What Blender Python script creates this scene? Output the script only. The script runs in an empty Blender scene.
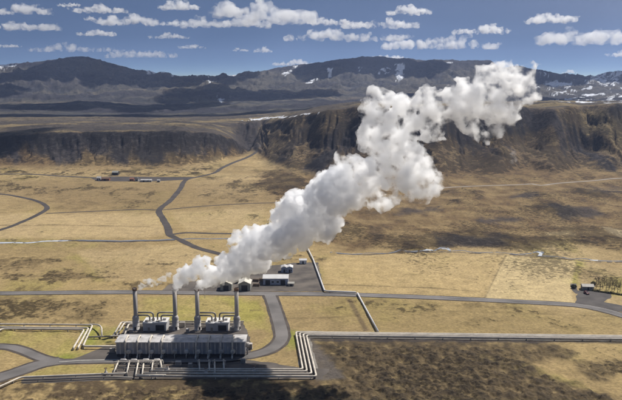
import bpy, bmesh, math, random
import numpy as np
from mathutils import Vector, Matrix
import openvdb as vdb

random.seed(7); RNG = np.random.default_rng(7)
R_ = math.radians
F = 622 / 2 / math.tan(R_(22.5)); H = 130.0; PITCH = math.atan(120 / F)
CP, SP = math.cos(PITCH), math.sin(PITCH)
SUN_EL, SUN_AZ = R_(50), math.radians(42)      # azimuth measured from +Y towards +X
SUN_DIR = Vector((math.sin(SUN_AZ) * math.cos(SUN_EL), math.cos(SUN_AZ) * math.cos(SUN_EL), math.sin(SUN_EL)))

scene = bpy.context.scene
COL = scene.collection

# ---------------------------------------------------------------- surveying: photo point -> place on the ground
def unp(px, py, z=0.0):
    xc, yc = (px - 311) / F, (200 - py) / F
    d = Vector((xc, CP + yc * SP, -SP + yc * CP))
    t = (z - H) / d.z
    return Vector((d.x * t, d.y * t, z))
def at_dist(px, py, Y):
    xc, yc = (px - 311) / F, (200 - py) / F
    t = Y / (CP + yc * SP)
    return Vector((xc * t, Y, H + t * (-SP + yc * CP)))
def z_of_row(py, Y):
    yc = (200 - py) / F
    return H + Y * (yc * CP - SP) / (CP + yc * SP)
def project(X, Y, Z):
    dep = Y * CP + (H - Z) * SP
    return 311 + F * X / dep, 200 - F * (Y * SP + (Z - H) * CP) / dep

# ---------------------------------------------------------------- noise
_PERM = RNG.permutation(256).astype(np.int32); _PERM = np.concatenate([_PERM, _PERM, _PERM])
_G2 = np.stack([np.cos(np.arange(256) * 2.399963), np.sin(np.arange(256) * 2.399963)], 1).astype(np.float32)
_g3 = RNG.normal(size=(256, 3)); _G3 = (_g3 / np.linalg.norm(_g3, axis=1)[:, None]).astype(np.float32)
def perlin2(x, y):
    xi = np.floor(x).astype(np.int32); yi = np.floor(y).astype(np.int32)
    xf = (x - xi).astype(np.float32); yf = (y - yi).astype(np.float32); xi &= 255; yi &= 255
    u = xf * xf * xf * (xf * (xf * 6 - 15) + 10); v = yf * yf * yf * (yf * (yf * 6 - 15) + 10)
    def g(i, j, a, b):
        q = _G2[_PERM[_PERM[(xi + i) & 255] + ((yi + j) & 255)]]
        return q[..., 0] * a + q[..., 1] * b
    a = g(0, 0, xf, yf); b = g(1, 0, xf - 1, yf); c = g(0, 1, xf, yf - 1); d = g(1, 1, xf - 1, yf - 1)
    return ((a + u * (b - a)) + v * ((c + u * (d - c)) - (a + u * (b - a)))) * 1.5
def fbm2(x, y, o=5, gain=.5):
    s = 0; a = 1; t = 0
    for k in range(o):
        s = s + a * perlin2(x * 2 ** k + 17.3 * k, y * 2 ** k - 9.1 * k); t += a; a *= gain
    return s / t * 1.6
def ridged2(x, y, o=5):
    s = 0; a = 1; t = 0
    for k in range(o):
        s = s + a * (1 - 2 * np.abs(perlin2(x * 2 ** k + 31.7 * k, y * 2 ** k + 5.3 * k))); t += a; a *= .5
    return s / t
def perlin3(x, y, z):
    xi = np.floor(x).astype(np.int32); yi = np.floor(y).astype(np.int32); zi = np.floor(z).astype(np.int32)
    xf = (x - xi).astype(np.float32); yf = (y - yi).astype(np.float32); zf = (z - zi).astype(np.float32)
    xi &= 255; yi &= 255; zi &= 255
    fd = lambda t: t * t * t * (t * (t * 6 - 15) + 10)
    u, v, w = fd(xf), fd(yf), fd(zf)
    def g(i, j, k):
        q = _G3[_PERM[_PERM[_PERM[(xi + i) & 255] + ((yi + j) & 255)] + ((zi + k) & 255)]]
        return q[..., 0] * (xf - i) + q[..., 1] * (yf - j) + q[..., 2] * (zf - k)
    L = lambda a, b, t: a + t * (b - a)
    return L(L(L(g(0,0,0), g(1,0,0), u), L(g(0,1,0), g(1,1,0), u), v), L(L(g(0,0,1), g(1,0,1), u), L(g(0,1,1), g(1,1,1), u), v), w) * 1.5
def sstep(a, b, x):
    t = np.clip((x - a) / (b - a), 0, 1); return t * t * (3 - 2 * t)

# ---------------------------------------------------------------- object helpers
def tag(o, label=None, cat=None, group=None, kind=None):
    if label: o['label'] = label
    if cat: o['category'] = cat
    if group: o['group'] = group
    if kind: o['kind'] = kind
    return o
def empty(name, loc, rz=0, label=None, cat=None, group=None):
    o = bpy.data.objects.new(name, None); COL.objects.link(o)
    o.location = loc; o.rotation_euler = (0, 0, rz); o.empty_display_size = .5
    return tag(o, label, cat, group)
def mesh_obj(name, bm, mat, parent=None, smooth=False):
    me = bpy.data.meshes.new(name)
    bm.normal_update(); bm.to_mesh(me); bm.free()
    if smooth:
        me.shade_smooth()
    for m in (mat if isinstance(mat, (list, tuple)) else [mat]): me.materials.append(m)
    o = bpy.data.objects.new(name, me); COL.objects.link(o)
    if parent is not None: o.parent = parent
    return o
def np_mesh(name, verts, faces, mat, parent=None, smooth=True):
    me = bpy.data.meshes.new(name)
    me.vertices.add(len(verts)); me.vertices.foreach_set('co', np.ascontiguousarray(verts, np.float32).ravel())
    n = faces.shape[1]
    me.loops.add(faces.size); me.loops.foreach_set('vertex_index', np.ascontiguousarray(faces, np.int32).ravel())
    me.polygons.add(len(faces)); me.polygons.foreach_set('loop_start', np.arange(0, faces.size, n, dtype=np.int32))
    me.update(calc_edges=True); me.validate()
    if smooth: me.shade_smooth()
    me.materials.append(mat)
    o = bpy.data.objects.new(name, me); COL.objects.link(o)
    if parent is not None: o.parent = parent
    return o
def copy_tree(o, parent=None):
    c = o.copy(); COL.objects.link(c)
    if parent is not None: c.parent = parent
    for ch in list(o.children): copy_tree(ch, c)
    return c
def box(bm, x0, x1, y0, y1, z0, z1, mi=0):
    vs = [bm.verts.new(q) for q in ((x0,y0,z0),(x1,y0,z0),(x1,y1,z0),(x0,y1,z0),(x0,y0,z1),(x1,y0,z1),(x1,y1,z1),(x0,y1,z1))]
    for q in ((0,3,2,1),(4,5,6,7),(0,1,5,4),(1,2,6,5),(2,3,7,6),(3,0,4,7)):
        fc = bm.faces.new([vs[i] for i in q]); fc.material_index = mi
def prism(bm, pts, axis, a, b, mi=0):
    """closed outline pts (2-D) swept along an axis ('x' or 'y' or 'z') from a to b"""
    def mk(p, t): return {'x': (t, p[0], p[1]), 'y': (p[0], t, p[1]), 'z': (p[0], p[1], t)}[axis]
    A = [bm.verts.new(mk(p, a)) for p in pts]; B = [bm.verts.new(mk(p, b)) for p in pts]
    n = len(pts)
    fs = [bm.faces.new(A[::-1]), bm.faces.new(B)] + [bm.faces.new((A[i], A[(i+1) % n], B[(i+1) % n], B[i])) for i in range(n)]
    for q in fs: q.material_index = mi
    bmesh.ops.recalc_face_normals(bm, faces=fs)
def lathe(bm, prof, n=20, c=(0, 0, 0), mi=0):
    rings = []
    for r, z in prof:
        rings.append([bm.verts.new((c[0] + r * math.cos(2*math.pi*k/n), c[1] + r * math.sin(2*math.pi*k/n), c[2] + z)) for k in range(n)])
    for a, b in zip(rings[:-1], rings[1:]):
        for k in range(n):
            bm.faces.new((a[k], a[(k+1) % n], b[(k+1) % n], b[k])).material_index = mi
def rounded(pts, rad=1.6, n=5):
    pts = [Vector(q) for q in pts]; out = [pts[0]]
    for a, b, c in zip(pts[:-2], pts[1:-1], pts[2:]):
        u, v = (a - b), (c - b); r = min(rad, u.length * .45, v.length * .45)
        p0, p1 = b + u.normalized() * r, b + v.normalized() * r
        for k in range(n + 1):
            t = k / n; out.append(p0 * (1-t)**2 + b * 2*t*(1-t) + p1 * t*t)
    return out + [pts[-1]]
def tube(bm, pts, r, n=12, caps=True, mi=0):
    pts = [Vector(q) for q in pts]; rings = []
    up = Vector((0, 0, 1)); prev = None
    for i, q in enumerate(pts):
        d = (pts[min(i+1, len(pts)-1)] - pts[max(i-1, 0)]).normalized()
        a = d.cross(up)
        if a.length < 1e-3: a = prev if prev is not None else Vector((1, 0, 0))
        if prev is not None: a = prev - d * prev.dot(d)
        a.normalize(); b = d.cross(a).normalized(); prev = a
        rr = r[i] if isinstance(r, (list, tuple)) else r
        rings.append([bm.verts.new(q + (a * math.cos(2*math.pi*k/n) + b * math.sin(2*math.pi*k/n)) * rr) for k in range(n)])
    fs = []
    for A, B in zip(rings[:-1], rings[1:]):
        for k in range(n): fs.append(bm.faces.new((A[k], A[(k+1) % n], B[(k+1) % n], B[k])))
    if caps: fs += [bm.faces.new(rings[0][::-1]), bm.faces.new(rings[-1])]
    for q in fs: q.material_index = mi
    bmesh.ops.recalc_face_normals(bm, faces=fs)
def tube_bm(pts, r, n=12):
    bm = bmesh.new(); tube(bm, pts, r, n); return bm

# ---------------------------------------------------------------- materials
def mat(name, col, rough=.8, metal=0.0, var=.25, scale=.4, bump=0.0, streak=0.0, dirt=None):
    m = bpy.data.materials.new(name); m.use_nodes = True; nt = m.node_tree; N = nt.nodes; L = nt.links
    b = N['Principled BSDF']; b.inputs['Roughness'].default_value = rough; b.inputs['Metallic'].default_value = metal
    b.inputs['Specular IOR Level'].default_value = .3
    tc = N.new('ShaderNodeTexCoord'); mp = N.new('ShaderNodeMapping'); L.new(tc.outputs['Object'], mp.inputs['Vector'])
    nz = N.new('ShaderNodeTexNoise'); nz.inputs['Scale'].default_value = scale; nz.inputs['Detail'].default_value = 6
    L.new(mp.outputs[0], nz.inputs['Vector'])
    if streak: mp.inputs['Scale'].default_value = (1, 1, 1 / streak)
    cr = N.new('ShaderNodeValToRGB')
    lo = dirt or tuple(c * (1 - var) for c in col); hi = tuple(min(1, c * (1 + var * .6)) for c in col)
    cr.color_ramp.elements[0].position = .3; cr.color_ramp.elements[1].position = .65
    cr.color_ramp.elements[0].color = (*lo, 1); cr.color_ramp.elements[1].color = (*hi, 1)
    L.new(nz.outputs['Fac'], cr.inputs[0]); L.new(cr.outputs[0], b.inputs['Base Color'])
    if bump:
        n2 = N.new('ShaderNodeTexNoise'); n2.inputs['Scale'].default_value = scale * 6; n2.inputs['Detail'].default_value = 5
        L.new(mp.outputs[0], n2.inputs['Vector'])
        bp = N.new('ShaderNodeBump'); bp.inputs['Distance'].default_value = bump; L.new(n2.outputs['Fac'], bp.inputs['Height'])
        L.new(bp.outputs[0], b.inputs['Normal'])
    return m
def ground_mat(name, d_small, d_big, fine=1.0, relief=.16):
    """albedo from the surveyed ground-cover attribute, broken up by finer tufts; relief by bump"""
    m = bpy.data.materials.new(name); m.use_nodes = True; nt = m.node_tree; N = nt.nodes; L = nt.links
    b = N['Principled BSDF']; b.inputs['Roughness'].default_value = .95; b.inputs['Specular IOR Level'].default_value = .1
    at = N.new('ShaderNodeAttribute'); at.attribute_name = 'cover'
    tc = N.new('ShaderNodeTexCoord')
    def noise(s, det, rough=.6, dist=0):
        n = N.new('ShaderNodeTexNoise'); n.inputs['Scale'].default_value = s; n.inputs['Detail'].default_value = det
        n.inputs['Roughness'].default_value = rough; n.inputs['Distortion'].default_value = dist
        L.new(tc.outputs['Object'], n.inputs['Vector']); return n
    n1 = noise(fine / d_small, 7, .65, .3); n2 = noise(fine / d_big, 6, .6, .5)
    r1 = N.new('ShaderNodeMapRange'); r1.inputs['From Min'].default_value = .3; r1.inputs['From Max'].default_value = .7
    r1.inputs['To Min'].default_value = .62; r1.inputs['To Max'].default_value = 1.28; L.new(n1.outputs['Fac'], r1.inputs['Value'])
    r2 = N.new('ShaderNodeMapRange'); r2.inputs['From Min'].default_value = .3; r2.inputs['From Max'].default_value = .7
    r2.inputs['To Min'].default_value = .8; r2.inputs['To Max'].default_value = 1.16; L.new(n2.outputs['Fac'], r2.inputs['Value'])
    mu = N.new('ShaderNodeMath'); mu.operation = 'MULTIPLY'; L.new(r1.outputs[0], mu.inputs[0]); L.new(r2.outputs[0], mu.inputs[1])
    mx = N.new('ShaderNodeMix'); mx.data_type = 'RGBA'; mx.blend_type = 'MULTIPLY'; mx.inputs['Factor'].default_value = 1
    tf = noise(fine / (d_small * 2.2), 6, .68, .6); sb = N.new('ShaderNodeMath'); sb.operation = 'SUBTRACT'; sb.inputs[0].default_value = .80
    sc_ = N.new('ShaderNodeMath'); sc_.operation = 'MULTIPLY'; sc_.inputs[1].default_value = .42; L.new(at.outputs['Alpha'], sc_.inputs[0]); L.new(sc_.outputs[0], sb.inputs[1])
    df = N.new('ShaderNodeMath'); df.operation = 'SUBTRACT'; L.new(tf.outputs['Fac'], df.inputs[0]); L.new(sb.outputs[0], df.inputs[1])
    tr = N.new('ShaderNodeMapRange'); tr.interpolation_type = 'SMOOTHSTEP'; tr.inputs['From Min'].default_value = -.05; tr.inputs['From Max'].default_value = .06
    tr.inputs['To Min'].default_value = 1; tr.inputs['To Max'].default_value = .40; L.new(df.outputs[0], tr.inputs['Value'])
    m3 = N.new('ShaderNodeMath'); m3.operation = 'MULTIPLY'; L.new(mu.outputs[0], m3.inputs[0]); L.new(tr.outputs[0], m3.inputs[1])
    L.new(at.outputs['Color'], mx.inputs['A']); L.new(m3.outputs[0], mx.inputs['B'])
    L.new(mx.outputs['Result'], b.inputs['Base Color'])
    bp = N.new('ShaderNodeBump'); bp.inputs['Distance'].default_value = d_small * relief; bp.inputs['Strength'].default_value = .8
    L.new(n1.outputs['Fac'], bp.inputs['Height']); L.new(bp.outputs[0], b.inputs['Normal'])
    return m
def volume_mat(name, density, aniso=.3, col=(1, 1, 1), noise=None):
    m = bpy.data.materials.new(name); m.use_nodes = True; nt = m.node_tree; N = nt.nodes; L = nt.links
    N.remove(N['Principled BSDF']); v = N.new('ShaderNodeVolumePrincipled')
    v.inputs['Color'].default_value = (*col, 1); v.inputs['Density'].default_value = density; v.inputs['Anisotropy'].default_value = aniso
    L.new(v.outputs[0], N['Material Output'].inputs['Volume'])
    if noise:
        scale, lo, hi, det = noise
        tc = N.new('ShaderNodeTexCoord'); nz = N.new('ShaderNodeTexNoise'); nz.inputs['Scale'].default_value = scale; nz.inputs['Detail'].default_value = det
        nz.inputs['Roughness'].default_value = .6
        L.new(tc.outputs['Object'], nz.inputs['Vector'])
        mr = N.new('ShaderNodeMapRange'); mr.interpolation_type = 'SMOOTHSTEP'
        mr.inputs['From Min'].default_value = lo; mr.inputs['From Max'].default_value = hi
        mr.inputs['To Min'].default_value = 0; mr.inputs['To Max'].default_value = density
        L.new(nz.outputs['Fac'], mr.inputs['Value']); L.new(mr.outputs[0], v.inputs['Density'])
    return m

M = dict(
    asphalt=mat('asphalt', (.15, .137, .127), .9, var=.35, scale=.06),
    asphalt_far=mat('old_asphalt', (.10, .09, .085), .9, var=.2, scale=.05),
    gravel=mat('dark_gravel', (.085, .075, .068), .95, var=.35, scale=.12, bump=.05),
    shoulder=mat('gravel_shoulder', (.075, .06, .05), .95, var=.35, scale=.2),
    yard=mat('black_gravel_yard', (.10, .085, .072), .95, var=.35, scale=.1, bump=.06),
    cinder=mat('cinder_track', (.062, .052, .047), .95, var=.35, scale=.08),
    concrete=mat('pale_concrete', (.34, .32, .28), .85, var=.2, scale=.5),
    alu=mat('weathered_aluminium_cladding', (.60, .535, .44), .65, .0, var=.22, scale=.35),
    alu_dark=mat('dull_grey_cladding', (.31, .28, .24), .6, .05, var=.25, scale=.4),
    steel=mat('dull_steel', (.44, .40, .36), .7, .05, var=.3, scale=.5, streak=6),
    silencer=mat('grey_silencer_shell', (.46, .43, .395), .75, .0, var=.3, scale=.5, streak=6),
    rust=mat('rusty_rim', (.16, .095, .06), .85, var=.4, scale=1.2),
    wall=mat('blue_grey_corrugated_wall', (.29, .295, .315), .6, .05, var=.4, scale=.4, streak=5),
    wall_w=mat('off_white_wall', (.50, .49, .48), .7, var=.15, scale=.4, streak=5),
    roof=mat('pale_metal_roof', (.47, .45, .43), .55, .1, var=.32, scale=.35),
    roof_cream=mat('cream_roof', (.60, .56, .47), .6, var=.12, scale=.3),
    roof_tan=mat('tan_roof', (.50, .46, .37), .6, var=.12, scale=.3),
    roof_white=mat('white_roof', (.62, .60, .57), .6, var=.1, scale=.3),
    dark=mat('dark_opening', (.035, .034, .036), .6, var=.3, scale=.8),
    green_wall=mat('grey_shed_wall', (.27, .27, .24), .7, var=.2, scale=.6),
    blue_wall=mat('blue_painted_wall', (.30, .34, .43), .6, var=.15, scale=.5),
    glass=mat('window_glass', (.04, .05, .06), .15, var=.2, scale=.5),
    red=mat('red_paint', (.16, .03, .028), .4, var=.15, scale=1),
    orange=mat('orange_red_paint', (.26, .11, .07), .6, var=.2, scale=.5),
    white=mat('white_paint', (.72, .72, .72), .6, var=.08, scale=.5),
    rear=mat('worn_brown_yard', (.125, .105, .085), .95, var=.3, scale=.09, bump=.05, dirt=(.055, .047, .042)),
    rubber=mat('rubber', (.02, .02, .02), .8, var=.2, scale=2),
    wood=mat('weathered_timber', (.17, .12, .08), .85, var=.35, scale=1.5),
    bark=mat('grey_bark', (.15, .12, .095), .9, var=.3, scale=3),
    twig=mat('brown_twigs', (.15, .12, .075), .9, var=.35, scale=2),
    leaf=mat('dark_evergreen_foliage', (.045, .055, .025), .9, var=.4, scale=2),
    lamp=mat('lamp_housing', (.3, .3, .3), .5, .3, var=.1),
    water=mat('stream_water', (.20, .21, .225), .2, var=.25, scale=.03),
    foam=mat('white_water', (.46, .48, .50), .6, var=.15, scale=.1),
    pale_track=mat('pale_gravel_track', (.29, .25, .205), .9, var=.25, scale=.08),
    line=mat('road_paint', (.55, .54, .5), .7, var=.2, scale=.6),
)

# ---------------------------------------------------------------- the roads (needed first: the land is levelled under them)
def spline(pts, step=1.5):
    """Catmull-Rom through photo points, in world metres"""
    P = [unp(*q) for q in pts]; P = [P[0] * 2 - P[1]] + P + [P[-1] * 2 - P[-2]]; out = []
    for i in range(1, len(P) - 2):
        a, b, c, d = P[i-1], P[i], P[i+1], P[i+2]; n = max(2, int((c - b).length / 6))
        for k in range(n):
            t = k / n
            out.append(.5 * ((2*b) + (c-a)*t + (2*a-5*b+4*c-d)*t*t + (3*b-a-3*c+d)*t**3))
    return out + [P[-2]]
ROADS = [  # name, label, photo points, width, material, z
    ('main_road', 'grey main road crossing the plain', [(-140,294.5),(-60,294),(0,293.5),(60,292.8),(130,292.3),(200,293),(270,294),(330,294.3),(380,295.8),(430,297.6),(490,300.4),(540,303),(575,305.2),(600,309.4),(622,315.5),(660,327)], 6.2, 'asphalt', .16),
    ('plant_road', 'curved access road beside the plant', [(269.5,294.5),(273,303),(277.5,317),(281.5,332),(281,340),(274,347.5),(262,353),(246,356.5)], 6.5, 'asphalt', .14),
    ('yard_road', 'yard road along the plant front', [(250,356),(225,360),(180,361),(120,361),(80,361.5),(58,362)], 4.6, 'asphalt', .11),
    ('west_road', 'access road bending through the grass', [(-60,346.5),(0,346.5),(17,348.8),(30,353.5),(42,358.5),(58,362)], 5.5, 'asphalt', .12),
    ('south_road', 'access road running down to the left', [(60,361),(44,363.5),(33,366.5),(15,373),(-5,379),(-60,396)], 8.5, 'asphalt', .10),
    ('cinder_track', 'black cinder track from the canyon', [(262,149),(256,153),(246,158),(233,163),(222,168),(214,173),(200,176.5),(186,180),(180,189),(171,200),(162,207),(159,212),(163,219),(168,228),(170,235),(180,240),(196,247.5),(210,251.5),(228,256)], 6.4, 'cinder', .13),
    ('plain_track', 'dark track across the upper plain', [(46,213.5),(90,211.5),(140,209.5),(160,210),(200,206.5),(240,204),(290,202),(330,199)], 3.6, 'cinder', .10),
    ('loop_track', 'dark looping track at the left edge', [(-40,239),(0,230),(22,222),(41,213),(47,207.5),(38,201.5),(20,197),(0,194),(-40,191)], 5.5, 'cinder', .12),
    ('village_road', 'dark road past the far buildings', [(-60,175),(20,174),(60,176),(100,178),(140,178.3),(180,178)], 8, 'cinder', .11),
    ('side_track', 'dark side track above the stream', [(170,235),(185,232.8),(210,233.5),(240,234),(285,236)], 4.5, 'cinder', .11),
    ('pale_track', 'pale gravel track below the right slope', [(425,190),(450,187.5),(480,186),(520,184.8),(532,184),(541,185.5),(560,183.2),(590,181),(622,178.3),(690,175)], 5, 'pale_track', .2),
]
YARDS = [  # gravel sheets
    ('plant_yard', 'yard', [(121,336),(127,322.5),(243,322.5),(250,338),(252,357),(116,360.5),(60,362.5),(80,357),(96,350),(104,347),(117,346.5)], .07),
    ('pipe_yard', 'yard', [(118,361.5),(200,362.5),(250,360),(300,367.5),(330,369),(322,379),(240,379.5),(140,379),(20,384),(24,378),(112,373.5)], .06),
    ('rear_yard', 'rear', [(293,263),(318,262.5),(325,291.5),(160,292),(170,284),(215,279),(240,270),(270,266)], .07),
    ('car_park', 'gravel', [(575,304.5),(578,291),(585,290),(611,293.5),(612,297),(604,302),(640,309),(622,312)], .07),
    ('gravel_patch', 'gravel', [(571,284),(576,283.5),(577,290),(580,292.5),(576,294),(571,289)], .06),
    ('village_yard', 'cinder', [(90,177.6),(115,176.4),(160,177),(200,177),(188,179.6),(150,181.6),(97,181.2)], .09),
]
PIPEBED = [(296,331),(310,331.5),(622,335.5),(700,337.5),(700,343),(622,341.5),(310,338.5),(320,378),(300,372)]

flat_segs = []
for r in ROADS:
    r_pts = spline(r[2]); flat_segs.append((np.array([(q.x, q.y) for q in r_pts]), r[3] / 2))
flat_polys = [np.array([unp(*q).xy for q in y[2]]) for y in YARDS] + [np.array([unp(*q).xy for q in PIPEBED])]

# ---------------------------------------------------------------- terrain
SKY = [(-260,72),(-160,70),(0,66),(20,63.5),(40,62),(55,60),(70,58),(85,57),(100,59),(115,64),(135,70),(150,73),(170,75.5),(200,77),(225,77),(245,75),(262,72),(280,68),(300,65),(320,62),(340,59),(355,57.5),(380,57),(400,58),(420,60.5),(440,60),(460,61),(480,60),(488,60),(494,65),(500,68),(510,65.5),(518,66),(530,69),(550,73),(570,77.5),(582,79),(595,76),(605,73),(622,72),(780,70),(900,72)]
def curve(u, kn, blur=0):
    k = np.array(kn, float); uu = np.linspace(-400, 1050, 1451)
    v = np.interp(uu, k[:, 0], k[:, 1])
    if blur:
        w = np.exp(-.5 * (np.arange(-40, 41) / blur) ** 2); w /= w.sum()
        v = np.convolve(np.pad(v, 40, mode='edge'), w, mode='valid')
    return np.interp(u, uu, v)
def base_height(u, Y):
    """z of the land before its roughness; u = bearing as photo column (1-D), Y = distance (1-D) -> (len(Y), len(u)) plus slope zone weights"""
    yb = curve(u, [(-200,166),(0,166),(60,167),(120,168),(180,168),(214,164),(232,158),(246,153),(252,150),(258,152),(264,160),(272,166),(300,172),(340,177),(380,178),(430,177),(480,175),(540,173),(590,172),(622,172),(800,172)], 3)
    Db = H / np.tan(PITCH - np.arctan((200 - yb) / F))
    w = curve(u, [(-200,135),(60,125),(140,120),(200,115),(235,70),(247,50),(256,60),(262,330),(280,300),(300,250),(330,210),(355,200),(420,190),(622,200),(800,210)], 2)
    rr = curve(u, [(0,0),(235,0),(262,0),(275,22),(290,-18),(306,20),(322,-12),(345,26),(372,-10),(405,22),(440,-20),(470,18),(500,-14),(528,26),(556,-26),(585,24),(608,-16),(640,20),(700,-15)], 5)
    Db = Db + rr * 1.3
    yt = curve(u, [(-200,138),(0,137),(40,134),(60,133),(120,132),(180,131.5),(215,134),(228,137.5),(238,142.5),(246,152),(252,149),(257,138),(262,127),(280,121),(300,117),(330,112),(355,109),(400,108.5),(540,108),(622,106),(800,105)], 1.5)
    Dt = Db + w; zt = z_of_row(yt, Dt)
    st = [(np.full_like(u, 120.), np.zeros_like(u)), (Db * .93, np.zeros_like(u)), (Db, np.full_like(u, 2.))]
    conc = curve(u, [(-200,.36),(230,.36),(262,.40),(355,.30),(622,.29)])
    st.append((Db + .55 * w, 2 + conc * (zt - 2))); st.append((Dt, zt)); 
    can = np.clip(1 - np.abs(u - 248) / 13, 0, 1); can = can * can * (3 - 2 * can)      # the side canyon behind the left mesa
    z5 = np.where(u > 262, zt + 2, zt + 1.5)
    Y5 = np.maximum(1345, Dt + 25)
    st.append((Y5, z5 * (1 - can) + 4 * can)); st.append((np.maximum(1490, Y5 + 20), (z5 + .5) * (1 - can) + 6 * can))
    r7 = curve(u, [(-200,124),(0,124),(200,123.5),(240,124),(258,123),(280,118),(300,115),(340,110),(360,108.5),(420,108),(622,106)], 4)
    st.append((np.full_like(u, 1570.), np.where(u > 300, z_of_row(r7, 1570.), z_of_row(r7, 1570.))))
    def row(Yk, kn, blur=6): st.append((np.full_like(u, Yk), z_of_row(curve(u, kn, blur), Yk)))
    row(1900, [(-200,117.5),(0,117.5),(100,117),(200,117.5),(240,116),(270,113.5),(300,111),(340,107.5),(420,107),(540,106.5),(622,105)])
    row(2030, [(-200,119.5),(100,119),(230,118),(300,113),(340,110),(622,109)])
    row(2500, [(-200,112),(60,111),(140,113),(230,112),(300,108),(340,106),(450,106),(540,105.5),(622,104)])
    row(3000, [(-200,104),(60,103),(140,106),(220,103),(300,101),(380,100),(540,103),(622,101)])
    row(3150, [(-200,105),(60,104.5),(140,106),(220,104),(300,101.5),(380,101),(540,103),(622,102)])
    row(3700, [(-200,93),(30,91),(90,95),(150,92),(220,93),(265,95),(300,95),(400,94),(500,95),(540,99),(580,96),(622,95)])
    row(4250, [(-200,84),(0,80),(40,77),(90,82),(130,83),(180,85),(225,87),(260,90),(300,89),(400,87),(490,89),(540,92),(580,89),(622,86)])
    sk = curve(u, SKY, 1.2)
    tm = sstep(262, 300, u) * (1 - sstep(490, 530, u))
    st.append((4650 + 100 * tm, z_of_row(sk * .5 + .5 * curve(u, [(-200,80),(0,76),(85,72),(140,78),(225,82),(260,83),(300,80),(400,77),(490,79),(540,85),(622,80)], 6) + 2.5 * tm, 4650 + 100 * tm)))
    st.append((np.full_like(u, 5000.), z_of_row(sk, 5000.))); st.append((np.full_like(u, 5250.), z_of_row(sk + 2, 5250.)))
    st.append((np.full_like(u, 5900.), z_of_row(sk + 16, 5900.))); st.append((np.full_like(u, 7600.), np.full_like(u, 40.)))
    Z = np.zeros((len(Y), len(u)))
    Ys = [st[0][0]]
    for a, _ in st[1:]: Ys.append(np.maximum(a, Ys[-1] + 6))
    for j in range(len(u)):
        Z[:, j] = np.interp(Y, [a[j] for a in Ys], [b[1][j] for b in st])
    return Z, Db, Dt

# rows: fine where near, then in proportion
rows = [150, 200, 230]
py = 440.0
while True:
    d = H / math.tan(PITCH - math.atan((200 - py) / F))
    if d > 900: break
    rows.append(d); py -= .55 if py > 280 else .42
while rows[-1] < 7600:
    rows.append(rows[-1] * (1.0042 if rows[-1] < 1650 else 1.0062))
YY = np.array(rows)
US = np.concatenate([np.arange(-230, -30, 2.0), np.arange(-30, 652, .7), np.arange(652, 860, 2.0)])
S = (US - 311) / F * CP * 1.012
ZB, DB, DT = base_height(US, YY)
def gblur(A, n):
    for _ in range(n):
        A = A.copy(); A[1:-1] = .25 * A[:-2] + .5 * A[1:-1] + .25 * A[2:]
        A[:, 1:-1] = .25 * A[:, :-2] + .5 * A[:, 1:-1] + .25 * A[:, 2:]
    return A
ZB = gblur(ZB, 3)
YG = np.repeat(YY[:, None], len(US), 1); XG = YG * S[None, :]; UG = np.repeat(US[None, :], len(YY), 0)
# zone weights
t_sl = np.clip((YG - DB[None]) / (DT - DB)[None], -1, 3)
face = sstep(-.05, .15, t_sl) * (1 - sstep(.98, 1.25, t_sl))
plain = 1 - sstep(.92, 1.0, YG / DB[None])
far = sstep(1900, 2600, YG); mtn = sstep(2900, 4300, YG)
# levelling mask on the plain
flat = np.zeros_like(YG)
def seg_dist(px, py, poly):
    best = np.full(px.shape, 1e9)
    for (ax, ay), (bx, by) in zip(poly[:-1], poly[1:]):
        dx, dy = bx - ax, by - ay; l2 = dx*dx + dy*dy + 1e-9
        t = np.clip(((px - ax) * dx + (py - ay) * dy) / l2, 0, 1)
        best = np.minimum(best, (px - ax - t*dx)**2 + (py - ay - t*dy)**2)
    return np.sqrt(best)
def inside(px, py, poly):
    r = np.zeros(px.shape, bool); n = len(poly)
    for i in range(n):
        (ax, ay), (bx, by) = poly[i], poly[(i+1) % n]
        if ay == by: continue
        c = ((ay > py) != (by > py)) & (px < (bx - ax) * (py - ay) / (by - ay) + ax); r ^= c
    return r
def window(XX, YY_, poly, pad):
    lo, hi = poly.min(0) - pad, poly.max(0) + pad
    return (XX > lo[0]) & (XX < hi[0]) & (YY_ > lo[1]) & (YY_ < hi[1])
for poly, hw in flat_segs:
    for k in range(0, len(poly) - 1, 12):
        sub = poly[k:k+13]; m = window(XG, YG, sub, hw + 22)
        if m.any():
            d = seg_dist(XG[m], YG[m], sub); flat[m] = np.maximum(flat[m], 1 - sstep(hw + 5, hw + 16, d))
for poly in flat_polys:
    m = window(XG, YG, poly, 18)
    d = seg_dist(XG[m], YG[m], np.vstack([poly, poly[:1]])); ins = inside(XG[m], YG[m], poly)
    flat[m] = np.maximum(flat[m], np.where(ins, 1, 1 - sstep(4, 14, d)))

# ---- ground cover: soft-edged areas surveyed from the photo, edges broken by noise
PXG, PYG = project(XG, YG, ZB)
N_a = fbm2(XG / 70, YG / 110, 5); N_b = fbm2(XG / 22 + 40, YG / 34, 5); N_c = fbm2(XG / 5.0, YG / 7 + 80, 4); N_d = fbm2(XG / 260 + 9, YG / 420, 4)
def area(pts, soft, rough):
    poly = np.array(pts, float); m = (PXG > poly[:, 0].min() - 40) & (PXG < poly[:, 0].max() + 40) & (PYG > poly[:, 1].min() - 25) & (PYG < poly[:, 1].max() + 25)
    out = np.zeros_like(PXG); x, y = PXG[m], PYG[m]
    d = seg_dist(x, y * 2.2, np.vstack([poly, poly[:1]]) * (1, 2.2)); d = np.where(inside(x, y, poly), d, -d)
    out[m] = sstep(-soft, soft, d + rough * (N_a[m] * .6 + N_b[m] * .8 + N_c[m] * .35)); return out
def mixc(C, col, w): return C + (np.array(col)[None, None] - C) * np.clip(w, 0, 1)[..., None]
TAN = (.335, .244, .110); PALE = (.45, .34, .18); OLIVE = (.27, .235, .06); GREEN = (.22, .225, .045)
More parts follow.
